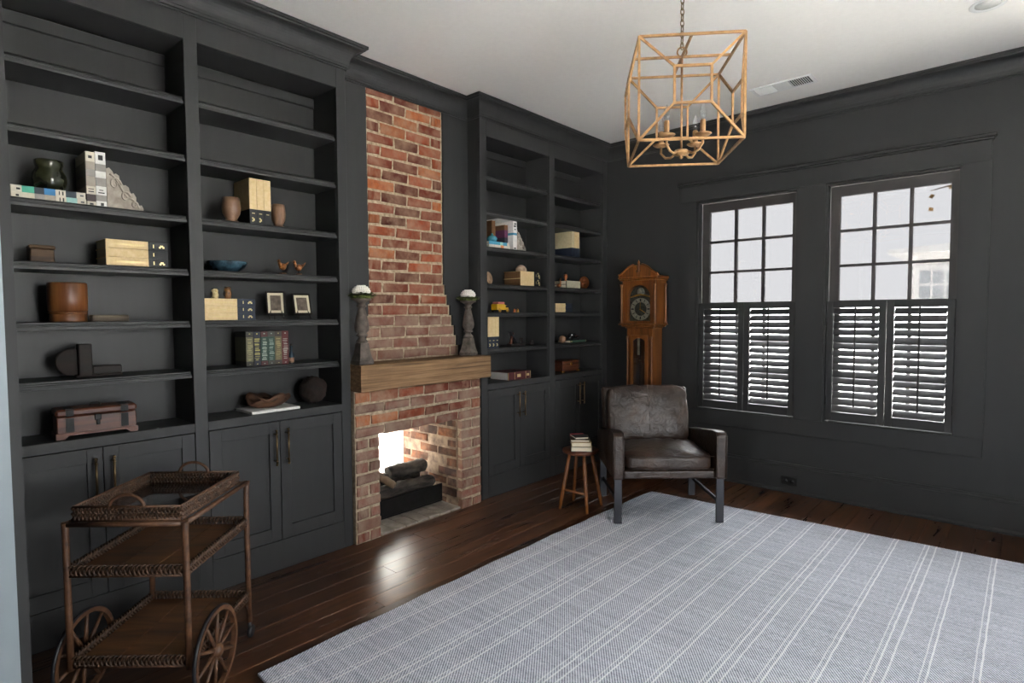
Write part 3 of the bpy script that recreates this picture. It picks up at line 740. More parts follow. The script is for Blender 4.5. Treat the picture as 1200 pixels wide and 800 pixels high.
# ------------------------------------------------------------------ books
PAG = m_pages
def book(label, x, y0, z0, L, T, Dp, mode, segs, group=None, marks=(), pages=None, rz=0, name='book', pos=None, flip=False, markmat=None):
    """x = plane of the spine, y0 = left end; segs = [(fraction from foot, material), ...]"""
    if mode == 'stand': ctr = Vector((x-Dp/2, y0+T/2, z0)); fn = lambda a,t_,d: (x-d, y0+t_, z0+a)
    else: ctr = Vector((x-Dp/2, y0+L/2, z0)); fn = (lambda a,t_,d: (x-d, y0+L-a, z0+t_)) if not flip else (lambda a,t_,d: (x-d, y0+a, z0+t_))
    r = thing(name, label, 'book', pos if pos else ctr, rz, group)
    def bx(mb, a0,a1,t0,t1,d0,d1,m=0,c=0):
        p = fn(a0,t0,d0); q_ = fn(a1,t1,d1); lo = [min(p[i],q_[i])-ctr[i] for i in range(3)]; hi = [max(p[i],q_[i])-ctr[i] for i in range(3)]
        (mb.cbox(lo[0],hi[0],lo[1],hi[1],lo[2],hi[2],c,m) if c else mb.box(lo[0],hi[0],lo[1],hi[1],lo[2],hi[2],m))
    cv = MB(); a = 0; mats = []
    for e, mm in segs:
        if mm not in mats: mats.append(mm)
        i = mats.index(mm); b = e*L
        bx(cv, a, b, 0, T, 0, .003, i, .0008); bx(cv, a, b, 0, .0025, .003, Dp, i); bx(cv, a, b, T-.0025, T, .003, Dp, i); a = b
    cv.build('cover', mats, r)
    pg = MB(); bx(pg, .003, L-.003, .0025, T-.0025, .004, Dp-.004); pg.build('pages', pages or PAG, r)
    if marks:
        mk = MB()
        for (a0, a1, t0, t1) in marks: bx(mk, a0*L, a1*L, t0*T, t1*T, -.0007, .001)
        mk.build('spine_print', markmat or m_gilt, r)['kind'] = 'stuff'
    return r
EMB = [(.06,.09,.3,.5),(.08,.13,.45,.65),(.12,.15,.3,.5),(.235,.25,.3,.7)]
LET = [(.40+.032*i,.42+.032*i,.42,.58) for i in range(14)]
DIG = [(.31,m_blackb),(1,m_tan)]; DIGN = [(.36,m_navy),(1,m_tan)]
H3 = ('bottom', 'middle', 'top')
# left bay: two colour-block books lying flat, vase on them, two upright
c_cream, c_grey, c_teal, c_blue, c_dark, c_mint = solid('#c9c1b0'), solid('#8e8a84'), solid('#4aa48c'), solid('#2b72a8'), solid('#27303c'), solid('#8fb9b4')
c_plum, c_white, c_taupe = solid('#3a2a2c'), solid('#dcdad6'), solid('#9a9184')
book('lower of two flat books under the dark green vase', -.05, .398, 1.885, .252, .0265, .19, 'lie', [(.13,c_cream),(.28,c_mint),(.42,c_cream),(.57,c_taupe),(.70,c_grey),(.84,c_cream),(1,c_cream)], 'colour-block books on the left shelf', [(.03,.08,.35,.6),(.31,.33,.2,.8),(.36,.375,.2,.8),(.9,.94,.3,.6)], markmat=m_plate)
book('upper of two flat books under the dark green vase', -.05, .398, 1.9117, .250, .0265, .19, 'lie', [(.13,c_cream),(.28,c_dark),(.42,c_cream),(.57,c_blue),(.70,c_dark),(.86,c_teal),(1,c_cream)], 'colour-block books on the left shelf', [(.03,.08,.35,.6),(.31,.33,.2,.8),(.36,.375,.2,.8),(.88,.93,.3,.6)], markmat=m_plate)
book('upright grey book with plum band beside the dark vase', -.05, .652, 1.885, .237, .034, .18, 'stand', [(.09,c_cream),(.22,c_plum),(.37,c_cream),(.55,c_taupe),(.68,c_grey),(.82,c_taupe),(1,c_cream)], 'colour-block books on the left shelf', [(.025,.06,.3,.7),(.26,.28,.2,.8),(.31,.325,.2,.8),(.88,.93,.3,.7)], markmat=m_plate)
book('upright pale grey book touching the carved bracket', -.05, .687, 1.885, .243, .039, .18, 'stand', [(.11,c_white),(.22,c_grey),(.38,c_white),(.53,c_grey),(.65,c_white),(.78,c_grey),(1,c_white)], 'colour-block books on the left shelf', [(.025,.08,.4,.7),(.25,.27,.2,.8),(.30,.315,.3,.7),(.85,.94,.3,.75)], markmat=m_plate)
vz = MB().lathe([(.03,0),(.042,.003),(.056,.022),(.062,.045),(.06,.07),(.05,.088),(.046,.098),(.05,.112),(.052,.128),(.048,.13),(.042,.11),(.03,.1)], 28)
tag(vz.build('vase', m_vase, None, (-.12,.536,1.9384)), 'dark green glazed round vase on two flat books', 'vase')
def bracket(label, x, y, z, L, H, s=1, rz=0):
    pts = [(0,0)]; 
    out = [(1,0),(1,.1),(.95,.18),(.88,.17),(.84,.24),(.80,.26),(.80,.36),(.73,.46),(.66,.44),(.62,.5),(.6,.58),(.52,.63),(.45,.62),(.40,.7),(.36,.74),(.34,.84),(.26,.88),(.2,.86),(.16,.93),(.08,1),(0,.97)]
    r = thing('carved_bracket', label, 'ornament', (x,y,z), rz)
    MB().prism([(a*L*s,b*H) for a,b in pts+out], -.03, 0, 'x').build('body', m_ornam, r)
    rl = MB()
    for (ca,cb,rr) in ((.22,.62,.16),(.5,.34,.14),(.74,.16,.09)):
        rl.tube([(.004,(ca+rr*(1-i/18)*math.cos(i*.55))*L*s,(cb+rr*(1-i/18)*math.sin(i*.55))*H) for i in range(15)], [.006*(1-i/24) for i in range(15)], 6)
    rl.tube([(.003,(.08+.8*f)*L*s,(.85-.78*f+.06*math.sin(f*9))*H) for f in [i/12 for i in range(13)]], .005, 6)
    rl.build('scrolls', m_ornam, r); return r
bracket('pale carved acanthus bracket leaning beside upright books, top left', -.075, .733, 1.885, .143, .186)
# small box, three tan books
bx_ = thing('small_wooden_box', 'small rough wooden box on the shelf above the turned wooden vessel', 'box', (-.14,.5,1.629))
MB().cbox(-.035,.035,-.042,.042,0,.06,.004,0,.002).build('body', m_dkoak, bx_); MB().cbox(-.038,.038,-.045,.045,.06,.075,.004,0,.002).build('lid', m_dkoak, bx_)
for i in range(3): book('%s of three tan and black books lying above the chest bay' % H3[i], -.04, .712, 1.6292+i*.0395, .25, .039, .17, 'lie', [(.33,m_blackb),(1,m_tan)], 'tan and black book set in the left bay', EMB+LET if i != 1 else EMB[3:])
bk_ = thing('wooden_vessel', 'turned reddish wooden vessel with a raised band', 'vessel', (-.13,.584,1.377))
MB().lathe([(.068,0),(.069,.005),(.068,.038),(.064,.041),(.064,.045),(.071,.048),(.073,.10),(.072,.165),(.069,.172),(.062,.172),(.062,.05),(.01,.05)], 32).build('body', m_bucket, bk_)
MB().lathe([(.0685,.034),(.071,.037),(.071,.042),(.066,.045)], 32).build('band', m_bucket, bk_)
MB().cbox(-.105,-.05,.655,.795,1.3772,1.406,.003,0,.0015).build('plank_offcut', m_ashw); tag(bpy.data.objects['plank_offcut'], 'small grey wood offcut beside the turned vessel', 'wood block')
bpy.data.objects['plank_offcut'].name = 'wood_offcut'
be = thing('wooden_bookend', 'dark wooden bookend with round disc and low block above the chest', 'bookend', (-.13,.66,1.128))
MB().lathe([(.001,-.008),(.055,-.008),(.06,-.004),(.06,.004),(.055,.008),(.001,.008)], 28, (.0,-.07,.07), 0, True, 'x').build('disc', m_dkw, be)
MB().cbox(-.02,.03,-.05,.0,0,.15,.004).build('upright', m_dkw, be); MB().cbox(-.025,.03,-.06,.115,0,.012,.003).build('base', m_dkw, be); MB().cbox(-.02,.03,.0,.112,.012,.048,.004).build('block', m_dkw, be)
cs = thing('wooden_chest', 'reddish brown wooden chest with iron straps and bracket feet', 'chest', (-.09,.66,.872), -.05)
cbm = MB(); cbm.cbox(-.06,.06,-.145,.145,.022,.095,.003)
cbm.build('body', m_chestw, cs); lid = MB().cbox(-.063,.063,-.149,.149,.097,.128,.008).build('lid', m_chestw, cs)
pl = MB(); pl.prism([(-.15,0),(-.12,0),(-.105,.014),(.105,.014),(.12,0),(.15,0),(.15,.026),(-.15,.026)], .056, .066, 'x'); pl.prism([(-.15,0),(-.12,0),(-.105,.014),(.105,.014),(.12,0),(.15,0),(.15,.026),(-.15,.026)], -.066, -.056, 'x'); pl.box(-.056,.056,-.15,-.14,0,.026); pl.box(-.056,.056,.14,.15,0,.026)
pl.build('plinth', m_chestw, cs)
for yy in (-.1,.1):
    sp = MB(); sp.box(.0605,.0645,yy-.014,yy+.014,.03,.09); sp.box(.0625,.0665,yy-.014,yy+.014,.098,.125); sp.box(-.03,.066,yy-.014,yy+.014,.127,.131); sp.build('strap', m_dark, cs)
lk = MB(); lk.cbox(.0605,.067,-.012,.012,.07,.098,.002); lk.cbox(.063,.07,-.006,.006,.05,.075,.002); lk.build('lock', m_dark, cs)
hd = MB(); hd.tube([(0,-.02,.13),(0,-.014,.142),(0,.014,.142),(0,.02,.13)], .003, 6); hd.build('handle', m_dark, cs)

# right bay of the left bookcase
def cup(label, y, x, sc, grp='turned wooden cups'):
    o = MB().lathe([(.034*sc,0),(.036*sc,.006),(.026*sc,.014),(.03*sc,.022),(.042*sc,.045),(.046*sc,.075),(.043*sc,.105),(.04*sc,.128),(.036*sc,.128),(.038*sc,.1),(.035*sc,.05),(.005,.04)], 28).build('wooden_cup', m_cupw, None, (x,y,1.885))
    return tag(o, label, 'cup', grp)
cup('wider turned wooden cup left of the upright tan books', 1.277, -.075, 1.0); cup('narrower turned wooden cup right of the upright tan books', 1.535, -.085, .84)
for i in range(3): book('%s upright tan book with black foot between the wooden cups' % ('left','middle','right')[i], -.05, 1.362+i*.0385, 1.885, .243, .038, .19, 'stand', [(.33,m_blackb),(1,m_tan)], 'upright tan books between the cups', EMB if i < 2 else EMB[3:])
bo = MB().lathe([(.05,0),(.06,.004),(.064,.01),(.085,.025),(.098,.045),(.1,.055),(.096,.057),(.082,.035),(.06,.02),(.01,.016)], 36)
tag(bo.build('bowl', m_bowl, None, (-.135,1.272,1.629)), 'shallow dark blue glazed bowl', 'bowl')
def bird(label, y, rz):
    r = thing('pheasant_figurine', label, 'figurine', (-.1,y,1.629), rz, 'small bird figurines')
    b = MB(); b.M = Matrix.Translation((0,0,.045)) @ Matrix.Rotation(.35,4,'X'); b.ball((0,0,0), .02, 10, 0, .95)
    b.M = None
    b.tube([(0,-.012,.05),(0,-.02,.065),(0,-.021,.074)], [.013,.009,.006], 8); b.ball((0,-.022,.077), .0085, 8); b.tube([(0,-.028,.077),(0,-.038,.075)], [.003,.0006], 6)
    b.tube([(0,.012,.05),(0,.03,.062),(0,.042,.076)], [.011,.006,.002], 8, 0, False, True, .5); b.build('body', plain('bird_brown', '#2c1a10', .5, var=.5, scale=70, col2='#a8682f'), r)
    l = MB(); l.tube([(-.006,0,.028),(-.006,0,.01)], .0018, 5); l.tube([(.006,0,.028),(.006,0,.01)], .0018, 5); l.build('legs', m_dark, r)
    MB().cbox(-.013,.013,-.016,.016,0,.011,.003).build('base', m_stoolw, r)
bird('bird figurine on the shelf, nearer the blue bowl', 1.56, .2); bird('bird figurine on the shelf, farther from the blue bowl', 1.655, -.15)
for i in range(3): book('%s of three tan and navy books under two owl figurines' % H3[i], -.05, 1.119, 1.3772+i*.0372, .258, .0367, .17, 'lie', DIGN, 'tan and navy books under the owls', EMB+LET)
def owl(label, y, col, col2, hgt):
    r = thing('owl_figurine', label, 'figurine', (-.1,y,1.489), 0, 'owl figurines on the books')
    b = MB().lathe([(.012,0),(.016,.003),(.018,hgt*.35),(.015,hgt*.62),(.0165,hgt*.78),(.012,hgt*.92),(.002,hgt*.96)], 14).build('body', plain('owl_'+col[1:], col, .5, col2=col2, scale=60), r)
    e = MB()
    for s in (-1,1): e.tube([(.002,s*.010,hgt*.88),(.0,s*.013,hgt)], [.005,.001], 6)
    e.build('ears', m_dkw, r); MB().tube([(.012,0,hgt*.72),(.021,0,hgt*.66)], [.004,.001], 6).build('beak', m_brass, r)
    w_ = MB()
    for s in (-1,1): w_.ball((0,s*.0155,hgt*.4), .0075, 8, 0, 2.0)
    w_.build('wings', m_dkw, r)
owl('pale owl figurine on the stacked tan books', 1.193, '#a58a58', '#d8c89a', .054); owl('dark brown owl figurine on the stacked tan books', 1.257, '#3a2416', '#9a6a3a', .066)
def frame(label, y, rz, w_, h_):
    r = thing('picture_frame', label, 'picture frame', (-.1,y,1.377), rz, 'small framed photographs')
    T_ = Matrix.Translation((.02,0,.03)) @ Matrix.Rotation(math.radians(-16),4,'Y'); fw_ = .009
    f = MB(); f.M = T_
    f.cbox(-.012,0,-w_/2,-w_/2+fw_,0,h_,.002); f.cbox(-.012,0,w_/2-fw_,w_/2,0,h_,.002); f.cbox(-.012,0,-w_/2+fw_,w_/2-fw_,0,fw_,.002); f.cbox(-.012,0,-w_/2+fw_,w_/2-fw_,h_-fw_,h_,.002); f.build('frame', m_dkw, r)
    m_ = MB(); m_.M = T_; m_.box(-.010,-.006,-w_/2+fw_,w_/2-fw_,fw_,h_-fw_); m_.build('mount', m_mat_w, r)
    p_ = MB(); p_.M = T_; p_.box(-.006,-.0052,-w_/2+fw_+.013,w_/2-fw_-.013,fw_+.015,h_-fw_-.015); p_.build('photograph', m_photo, r)
    s_ = MB()
    for sy in (-1,1): s_.tube([(-.022,sy*w_*.2,.10),(.02,sy*w_*.32,.024),(.028,sy*w_*.32,.022),(.03,sy*w_*.32,.036)], .003, 6); s_.tube([(.02,sy*w_*.32,.024),(.03,sy*w_*.38,.003)], .003, 6)
    s_.tube([(-.022,0,.10),(-.06,0,.003)], .003, 6); s_.tube([(.02,-w_*.32,.024),(.02,w_*.32,.024)], .003, 6); s_.build('easel', m_dkw, r)
frame('framed sepia photograph on an easel, nearer the tan books', 1.515, -.32, .1, .135); frame('framed sepia photograph on an easel, farther from the tan books', 1.672, -.12, .105, .125)
specs = [('#23231c','#b7ad7a','dark olive'),('#161a2b','#d0c472','navy'),('#421a18','#b8c4b4','dark red and green'),('#3a3732','#a8bcae','grey and green'),('#3b302a','#c4b67a','brown and yellow'),('#531616','#d6ccc2','bright red')]
c_green = solid('#1e3a30')
for i, (c, mkc, nm) in enumerate(specs):
    mid_ = solid('#55523a') if i == 0 else (solid('#22252a') if i == 1 else (c_green if i in (2,3) else (solid('#5c5236') if i == 4 else solid(c))))
    mk_ = [(.17+.054*j,.17+.054*j+random.choice((.012,.022,.034)),random.uniform(.12,.3),random.uniform(.65,.9)) for j in range(12)] + [(.05,.07,.4,.6),(.92,.95,.4,.6)]
    book('%s leather book with gilt spine in the row of six' % nm, -.06, 1.328+i*.0395, 1.128, .186, .0385, .14, 'stand', [(.14,solid(c)),(.84,mid_),(1,solid(c))], 'six leather books in a row', mk_, markmat=plain('spine_ink_%d' % i, tuple(q_*.5 for q_ in lin(mkc)), .4, .3, var=.15))
bt = thing('small_bottle', 'tiny blue grey bottle at the end of the six leather books', 'bottle', (-.075,1.587,1.128))
MB().lathe([(.012,0),(.014,.004),(.014,.05),(.009,.062),(.006,.07),(.006,.09),(.009,.094),(.008,.1)], 16).build('body', plain('bottle_blue', '#2c3a44', .2), bt); MB().lathe([(.0145,.006),(.0145,.034)], 16).build('label_band', solid('#8a6a52'), bt); MB().lathe([(.0062,.1),(.007,.112),(.001,.113)], 12).build('stopper', m_dkw, bt)
book('large flat white book under the driftwood bowl', -.03, 1.337, .8722, .272, .0145, .21, 'lie', [(1,c_white)], None, (), m_white)
db = thing('driftwood_bowl', 'gnarled brown driftwood bowl on a flat white book', 'bowl', (-.135,1.472,.8872))
rnd = random.Random(4); pb = MB(); prof = [(.045,0),(.07,.006),(.1,.028),(.122,.052),(.117,.06),(.095,.045),(.06,.022),(.005,.016)]
pb.lathe(prof, 30); 
pb.v = [(x_*(1+.12*math.sin(3*math.atan2(y_,x_)))*.72, y_*1.0*(1+.08*math.sin(5*math.atan2(y_,x_)+1)), z_*(1+.35*math.sin(2*math.atan2(y_,x_)+.6)+.12*math.sin(7*math.atan2(y_,x_)))) for x_,y_,z_ in pb.v]
pb.build('shell', m_drift, db)
rm = MB()
for q_ in range(5):
    a0 = rnd.uniform(0,6); rr = rnd.uniform(.08,.115); zz = rnd.uniform(.03,.06)
    rm.tube([(rr*.7*math.cos(a0+i*.16), rr*math.sin(a0+i*.16), zz+.012*math.sin(i*.8+q_)) for i in range(12)], [.004+.006*math.sin(PI*i/11) for i in range(12)], 7)
rm.build('gnarled_rim', m_drift, db)
gb = MB().ball((0,0,0), .078, 18); gb.v = [tuple(c_*(1+.07*math.sin(9*p_[0]/.07+3*p_[2]/.05)+.05*math.sin(14*p_[1]/.07+5*p_[2]/.06)) for c_ in p_) for p_ in gb.v]
zmin = min(p_[2] for p_ in gb.v); gb.v = [(a_,b_,c_-zmin) for a_,b_,c_ in gb.v]
tag(gb.build('root_ball', m_ballb, None, (-.15,1.755,.872)), 'rough dark brown root ball in the bottom corner of the shelf', 'ornament')

# ------------------------------------------------------------------ items in the right bookcase
c_pink, c_purple, c_tblue, c_orange, c_brown = solid('#c87868'), solid('#5c2a50'), solid('#3c88a6'), solid('#d8824a'), solid('#6b4a2a')
GR1 = 'stack of coffee-table books by the fireplace'
for i, (c, nm) in enumerate([(solid('#c9c0b4'),'cream bottom'),(c_tblue,'turquoise')]):
    book('flat %s book at the foot of the teal ornament' % nm, -.04, 3.165, 1.9122+i*.024, .235-.01*i, .0235, .15, 'lie', [(.1,c_cream),(.3,c),(.45,c_orange if i == 0 else c_mint),(.75,c),(1,c)], GR1)
td = thing('teal_ornament', 'small teal blue glass ornament on flat books beside the bracket', 'ornament', (-.10,3.26,1.9605))
MB().lathe([(.02,0),(.036,.008),(.044,.026),(.034,.044),(.016,.052),(.006,.058)], 18).build('body', plain('teal_glass', '#1d5f74', .15, var=.4, scale=20, col2='#58a6b8'), td); MB().lathe([(.008,.056),(.012,.062),(.004,.07)], 10).build('knob', plain('teal_glass_knob', '#58a6b8', .15), td)
up_ = [('tall white book with black lettering beside a carved bracket', c_white, 3.448), ]
for i, (nm, c, yy, tt) in enumerate([('plum',c_purple,3.40,.03),('brown',c_brown,3.366,.032)]): pass
book('white upright book beside the carved bracket, right of the teal ornament', -.045, 3.445, 1.912, .228, .045, .20, 'stand', [(.12,c_white),(.36,c_white),(.52,c_white),(.60,c_tblue),(1,c_white)], GR1, [(.04,.09,.25,.7),(.8,.86,.2,.75),(.88,.94,.3,.8),(.7,.74,.35,.7)], c_white, markmat=m_plate)
book('plum upright book behind the teal ornament', -.10, 3.405, 1.912, .2, .038, .145, 'stand', [(.5,c_dark),(.8,c_purple),(1,c_brown)], GR1)
book('white book lying across the tops of the upright books', -.05, 3.275, 2.1405, .205, .027, .18, 'lie', [(1,c_white)], GR1, (), c_white, flip=True)
book('brown upright book supporting the white book, by the fireplace side', -.14, 3.30, 1.912, .228, .04, .11, 'stand', [(1,c_brown)], GR1)
bracket('pale carved bracket beside the white upright book', -.055, 3.492, 1.912, .12, .17)
ds = MB().lathe([(.001,-.006),(.036,-.006),(.047,-.003),(.049,.003),(.046,.006),(.03,.004),(.028,.007),(.001,.007)], 30, (0,0,0), 0, True, 'x')
o = ds.build('carved_plate', plain('tan_carving', '#8a6c50', .6, var=.25, scale=40, col2='#b8987a'), None, (-.085,3.205,1.6805), (0, math.radians(-12), .25)); tag(o, 'small round carved tan plate leaning on the shelf edge', 'plate')
for i in range(2): book('%s of two tan books with a shell on top' % ('lower','upper')[i], -.05, 3.537, 1.6322+i*.0595, .262, .059, .185, 'lie', [(.34,m_blackb),(1,m_tan)], 'two tan books under the shell', EMB+[(.06,.1,.1,.3),(.12,.17,.7,.9)], c_brown)
sh = MB(); 
sh.lathe([(.001,0),(.045,.0),(.055,.012),(.05,.03),(.035,.046),(.015,.056),(.001,.058)], 22); sh.v = [(a_*.75*(1+.06*math.sin(11*math.atan2(b_,a_))), b_*(1+.06*math.sin(11*math.atan2(b_,a_))), c_) for a_,b_,c_ in sh.v]
tag(sh.build('sea_shell', m_shell, None, (-.12,3.625,1.7512)), 'ribbed brown sea shell on two tan books', 'shell')
# yellow toy truck
tk = thing('toy_truck', 'yellow toy truck with pink cargo on the shelf', 'toy truck', (-.13,3.375,1.415), .12)
m_yel = plain('yellow_tin', '#d8a818', .4, var=.12); m_pk = plain('salmon_tin', '#b8605a', .5, var=.2)
MB().cbox(-.032,.032,-.075,.03,.02,.066,.004).build('body', m_yel, tk); MB().cbox(-.03,.03,-.06,.028,.066,.084,.004).build('cargo', m_pk, tk); MB().cbox(-.03,.03,.034,.066,.02,.058,.006).build('cab', m_yel, tk); MB().cbox(-.026,.026,.066,.09,.02,.04,.005).build('bonnet', m_yel, tk); MB().box(.0301,.0315,.04,.06,.04,.053).build('cab_window', m_plate, tk); MB().cbox(-.034,.034,-.077,.09,.013,.02,.002).build('chassis', m_dark, tk)
for yy in (-.045,.06):
    for s in (-1,1): MB().lathe([(.001,-.006),(.014,-.006),(.017,-.003),(.017,.003),(.014,.006),(.001,.006)], 14, (s*.034,yy,.017), 0, True, 'x').build('wheel', m_brass if s > 0 else m_dark, tk)
for i, yy in enumerate((3.50,3.54)): tag(MB().lathe([(.011,0),(.0115,.004),(.0095,.02),(.008,.027),(.002,.03)], 14).build('brass_thimble', m_copper if i == 0 else m_brass, None, (-.085,yy,1.415)), ('copper thimble nearer the yellow toy truck','brass thimble farther from the yellow toy truck')[i], 'thimble', 'thimbles by the toy truck')
for i in range(3): book('%s upright tan book with navy foot beside the mantel end' % ('left','middle','right')[i], -.04, 3.147+i*.0405, 1.138, .25, .04, .18, 'stand', DIGN, 'upright tan books beside the mantel', EMB)
hp = thing('hand_plane', 'old dark iron hand plane on the shelf above the red book', 'tool', (-.12,3.565,1.138), .1)
MB().cbox(-.025,.025,-.1,.1,0,.022,.004).build('sole', m_dkw, hp); MB().tube([(0,-.085,.02),(0,-.075,.05),(0,-.06,.085),(0,-.045,.11)], [.014,.012,.012,.008], 8).build('tote', m_chestw, hp)
b_ = MB(); b_.M = Matrix.Translation((0,-.005,.018)) @ Matrix.Rotation(math.radians(42),4,'X'); b_.cbox(-.018,.018,-.004,.004,0,.14,.002); b_.build('blade', m_steel, hp)
MB().lathe([(.012,.02),(.01,.035),(.015,.05),(.012,.062),(.002,.066)], 14, (0,.07,0)).build('knob', m_dkw, hp)
tag(MB().lathe([(.014,0),(.017,.004),(.018,.02),(.013,.032),(.016,.042),(.012,.043),(.002,.03)], 16).build('tiny_pot', m_dkw, None, (-.11,3.745,1.138)), 'tiny dark pot right of the hand plane', 'pot')
book('thick dark red gilt book lying at the bottom of the shelf', -.045, 3.372, .8722, .285, .062, .20, 'lie', [(1,solid('#4a1518'))], None, [(.02,.035,0,1),(.22,.232,0,1),(.7,.712,0,1),(.97,.985,0,1),(.45,.6,.3,.7),(.08,.18,.35,.65)], m_pages_g)
# far bay
for i in range(3): book('%s upright tan book with dark foot in the far bay' % ('left','middle','right')[i], -.05, 4.242+i*.0385, 1.912, .235, .038, .19, 'stand', [(.36,m_navy),(1,solid('#c7b894') if i == 0 else m_tan)], 'upright tan books in the far bay')
for i in range(2): book('%s pale book beside the carved hand disc' % ('lower','upper')[i], -.06, 4.17, 1.6322+i*.0335, .225, .033, .14, 'lie', [(.04,m_blackb),(.96,solid('#c9bfa6')),(1,m_blackb)], 'pale books by the carved hand')
hn = thing('brass_horn', 'little copper swan figurine left of the pale books', 'figurine', (-.10,4.115,1.632)); hn.name = 'swan_figurine'
MB().ball((0,0,.022), .022, 10, 0, .8).build('body', m_copper, hn); MB().tube([(0,.012,.03),(0,.026,.045),(0,.024,.065),(0,.016,.078),(0,.026,.084),(0,.036,.078)], [.009,.006,.005,.005,.006,.002], 8).build('neck', m_copper, hn)
ur = thing('copper_urn', 'little copper urn standing on the pale books', 'urn', (-.115,4.235,1.6997))
MB().lathe([(.014,0),(.015,.004),(.008,.012),(.018,.026),(.022,.042),(.018,.056),(.012,.062)], 18).build('body', m_copper, ur); MB().lathe([(.015,.062),(.011,.07),(.004,.074),(.005,.08),(.001,.083)], 14).build('lid', m_dkw, ur)
hd_ = thing('carved_hand_disc', 'dark disc with a raised copper hand, right of the pale books', 'ornament', (-.085,4.475,1.632), -.3)
MB().lathe([(.001,-.006),(.055,-.006),(.06,0),(.055,.006),(.052,.004),(.001,.004)], 32, (0,0,.06), 0, True, 'x').build('disc', m_dkw, hd_); MB().lathe([(.054,.004),(.058,.006),(.058,.009),(.053,.009)], 32, (0,0,.06), 0, True, 'x').build('rim', m_copper, hd_)
hh = MB(); hh.cbox(.004,.016,-.022,.02,.025,.058,.005)
for i, (yy, tp) in enumerate(((-.018,.088),(-.006,.1),(.006,.098),(.017,.088))): hh.tube([(.011,yy,.055),(.012,yy*1.1,tp-.012),(.010,yy*1.15,tp)], [.0052,.005,.003], 7)
hh.tube([(.011,-.02,.035),(.012,-.032,.05),(.010,-.036,.062)], [.006,.0052,.003], 7); hh.build('hand', m_copper, hd_)
MB().cbox(-.018,.018,-.03,.03,0,.008,.002).build('foot', m_dkw, hd_)
for i in range(2): book('%s of two tan books below the copper urn' % ('lower','upper')[i], -.05, 4.0, 1.4152+i*.0395, .25, .039, .17, 'lie', [(.42,m_navy),(1,m_tan)], 'two tan books in the far bay', LET)
tag(MB().ball((0,0,.034), .034, 14).build('wooden_ball', m_cupw, None, (-.10,4.165,1.138)), 'small pale wooden ball beside the thin green book', 'ball')
book('thin green book under the dark model car', -.07, 4.25, 1.1382, .25, .02, .15, 'lie', [(1,solid('#3f5a4a'))], None, [(.03,.05,0,1),(.9,.98,.2,.8)])
mc = thing('model_car', 'dark vintage model car on a thin green book', 'model car', (-.14,4.37,1.1584), .05)
m_carp = plain('car_black', '#16181c', .25); 
MB().cbox(-.03,.03,-.08,.085,.014,.034,.006).build('body', m_carp, mc); MB().cbox(-.025,.025,-.04,.03,.034,.06,.007).build('cabin', m_carp, mc); MB().cbox(-.018,.018,.03,.08,.034,.043,.005).build('bonnet', solid('#4a2318'), mc); MB().cbox(-.02,.031,.045,.075,.016,.03,.002).build('running_board', m_brass, mc)
for yy in (-.052,.055):
    for s in (-1,1): MB().lathe([(.001,-.006),(.013,-.006),(.017,-.003),(.017,.003),(.013,.006),(.001,.006)], 14, (s*.031,yy,.017), 0, True, 'x').build('wheel', m_dark, mc)
wbx = thing('wooden_keepsake_box', 'reddish wooden box with brass corner feet, bottom of the far bay', 'box', (-.15,4.27,.872), -.02)
MB().cbox(-.07,.07,-.12,.12,.008,.075,.003).build('body', m_chestw, wbx); MB().cbox(-.073,.073,-.123,.123,.0755,.105,.005).build('lid', m_chestw, wbx)
for a_ in (-1,1):
    for b_2 in (-1,1): MB().cbox(a_*.066-.012,a_*.066+.012,b_2*.113-.014,b_2*.113+.014,0,.014,.003).build('foot', m_brass, wbx)
MB().cbox(.0705,.075,-.012,.012,.06,.085,.002).build('lock', m_brass, wbx)
# books on the stool
sb = [('thick pale book at the bottom of the stool stack',.2,.03,.145,solid('#8d8a84'),.64),('thick tan book second in the stool stack',.19,.03,.14,solid('#a88a5c'),.7),('thin brown book third in the stool stack',.18,.017,.135,solid('#4a3626'),.68),('small black and red book on top of the stool stack',.135,.015,.1,m_blackb,.95)]
z = .4315
for i, (lb, L, T_, Dp, c, rr) in enumerate(sb):
    book(lb, 0, 0, 0, L, T_, Dp, 'lie', [(.28 if i == 3 else .5, solid('#a5303a') if i == 3 else c),(1, c)], 'books stacked on the stool', (), None, rr, 'book', (SX+(.004,-.004,-.012,-.012)[i], SY+(0,.004,.004,0)[i], z)); z += T_+.0003

# ------------------------------------------------------------------ longcase clock
ck = thing('longcase_clock', 'oak longcase clock with arched dial standing in the corner', 'clock', (.468, 4.73-.015, 0))
def cb(n, x0,x1,y0,y1,z0,z1,c=.004,m=m_oak,par=ck): return MB().cbox(x0,x1,y0,y1,z0,z1,c).build(n,m,par)
cb('plinth', -.16,.16,-.2,0,0,.42); cb('plinth_moulding', -.17,.17,-.21,0,.42,.45,.008); cb('plinth_moulding', -.17,.17,-.21,0,0,.05,.006)
tk_ = MB(); tk_.box(-.125,-.085,-.17,0,.45,1.27); tk_.box(.085,.125,-.17,0,.45,1.27); tk_.box(-.085,.085,-.02,0,.45,1.27); tk_.box(-.085,.085,-.17,-.02,1.21,1.27); tk_.box(-.085,.085,-.17,-.02,.45,.5)
tk_.build('trunk', m_oak, ck)
dr = MB(); dr.prism([(-.085,.5),(.085,.5),(.085,1.21),(-.085,1.21)], -.172, -.168, 'y'); 
d = MB(); d.box(-.085,-.058,-.186,-.17,.5,1.21); d.box(.058,.085,-.186,-.17,.5,1.21); d.box(-.058,.058,-.186,-.17,.5,.54); d.prism([(-.058,1.21),(-.058,1.16),(-.03,1.178),(0,1.184),(.03,1.178),(.058,1.16),(.058,1.21)], -.186, -.17, 'y')
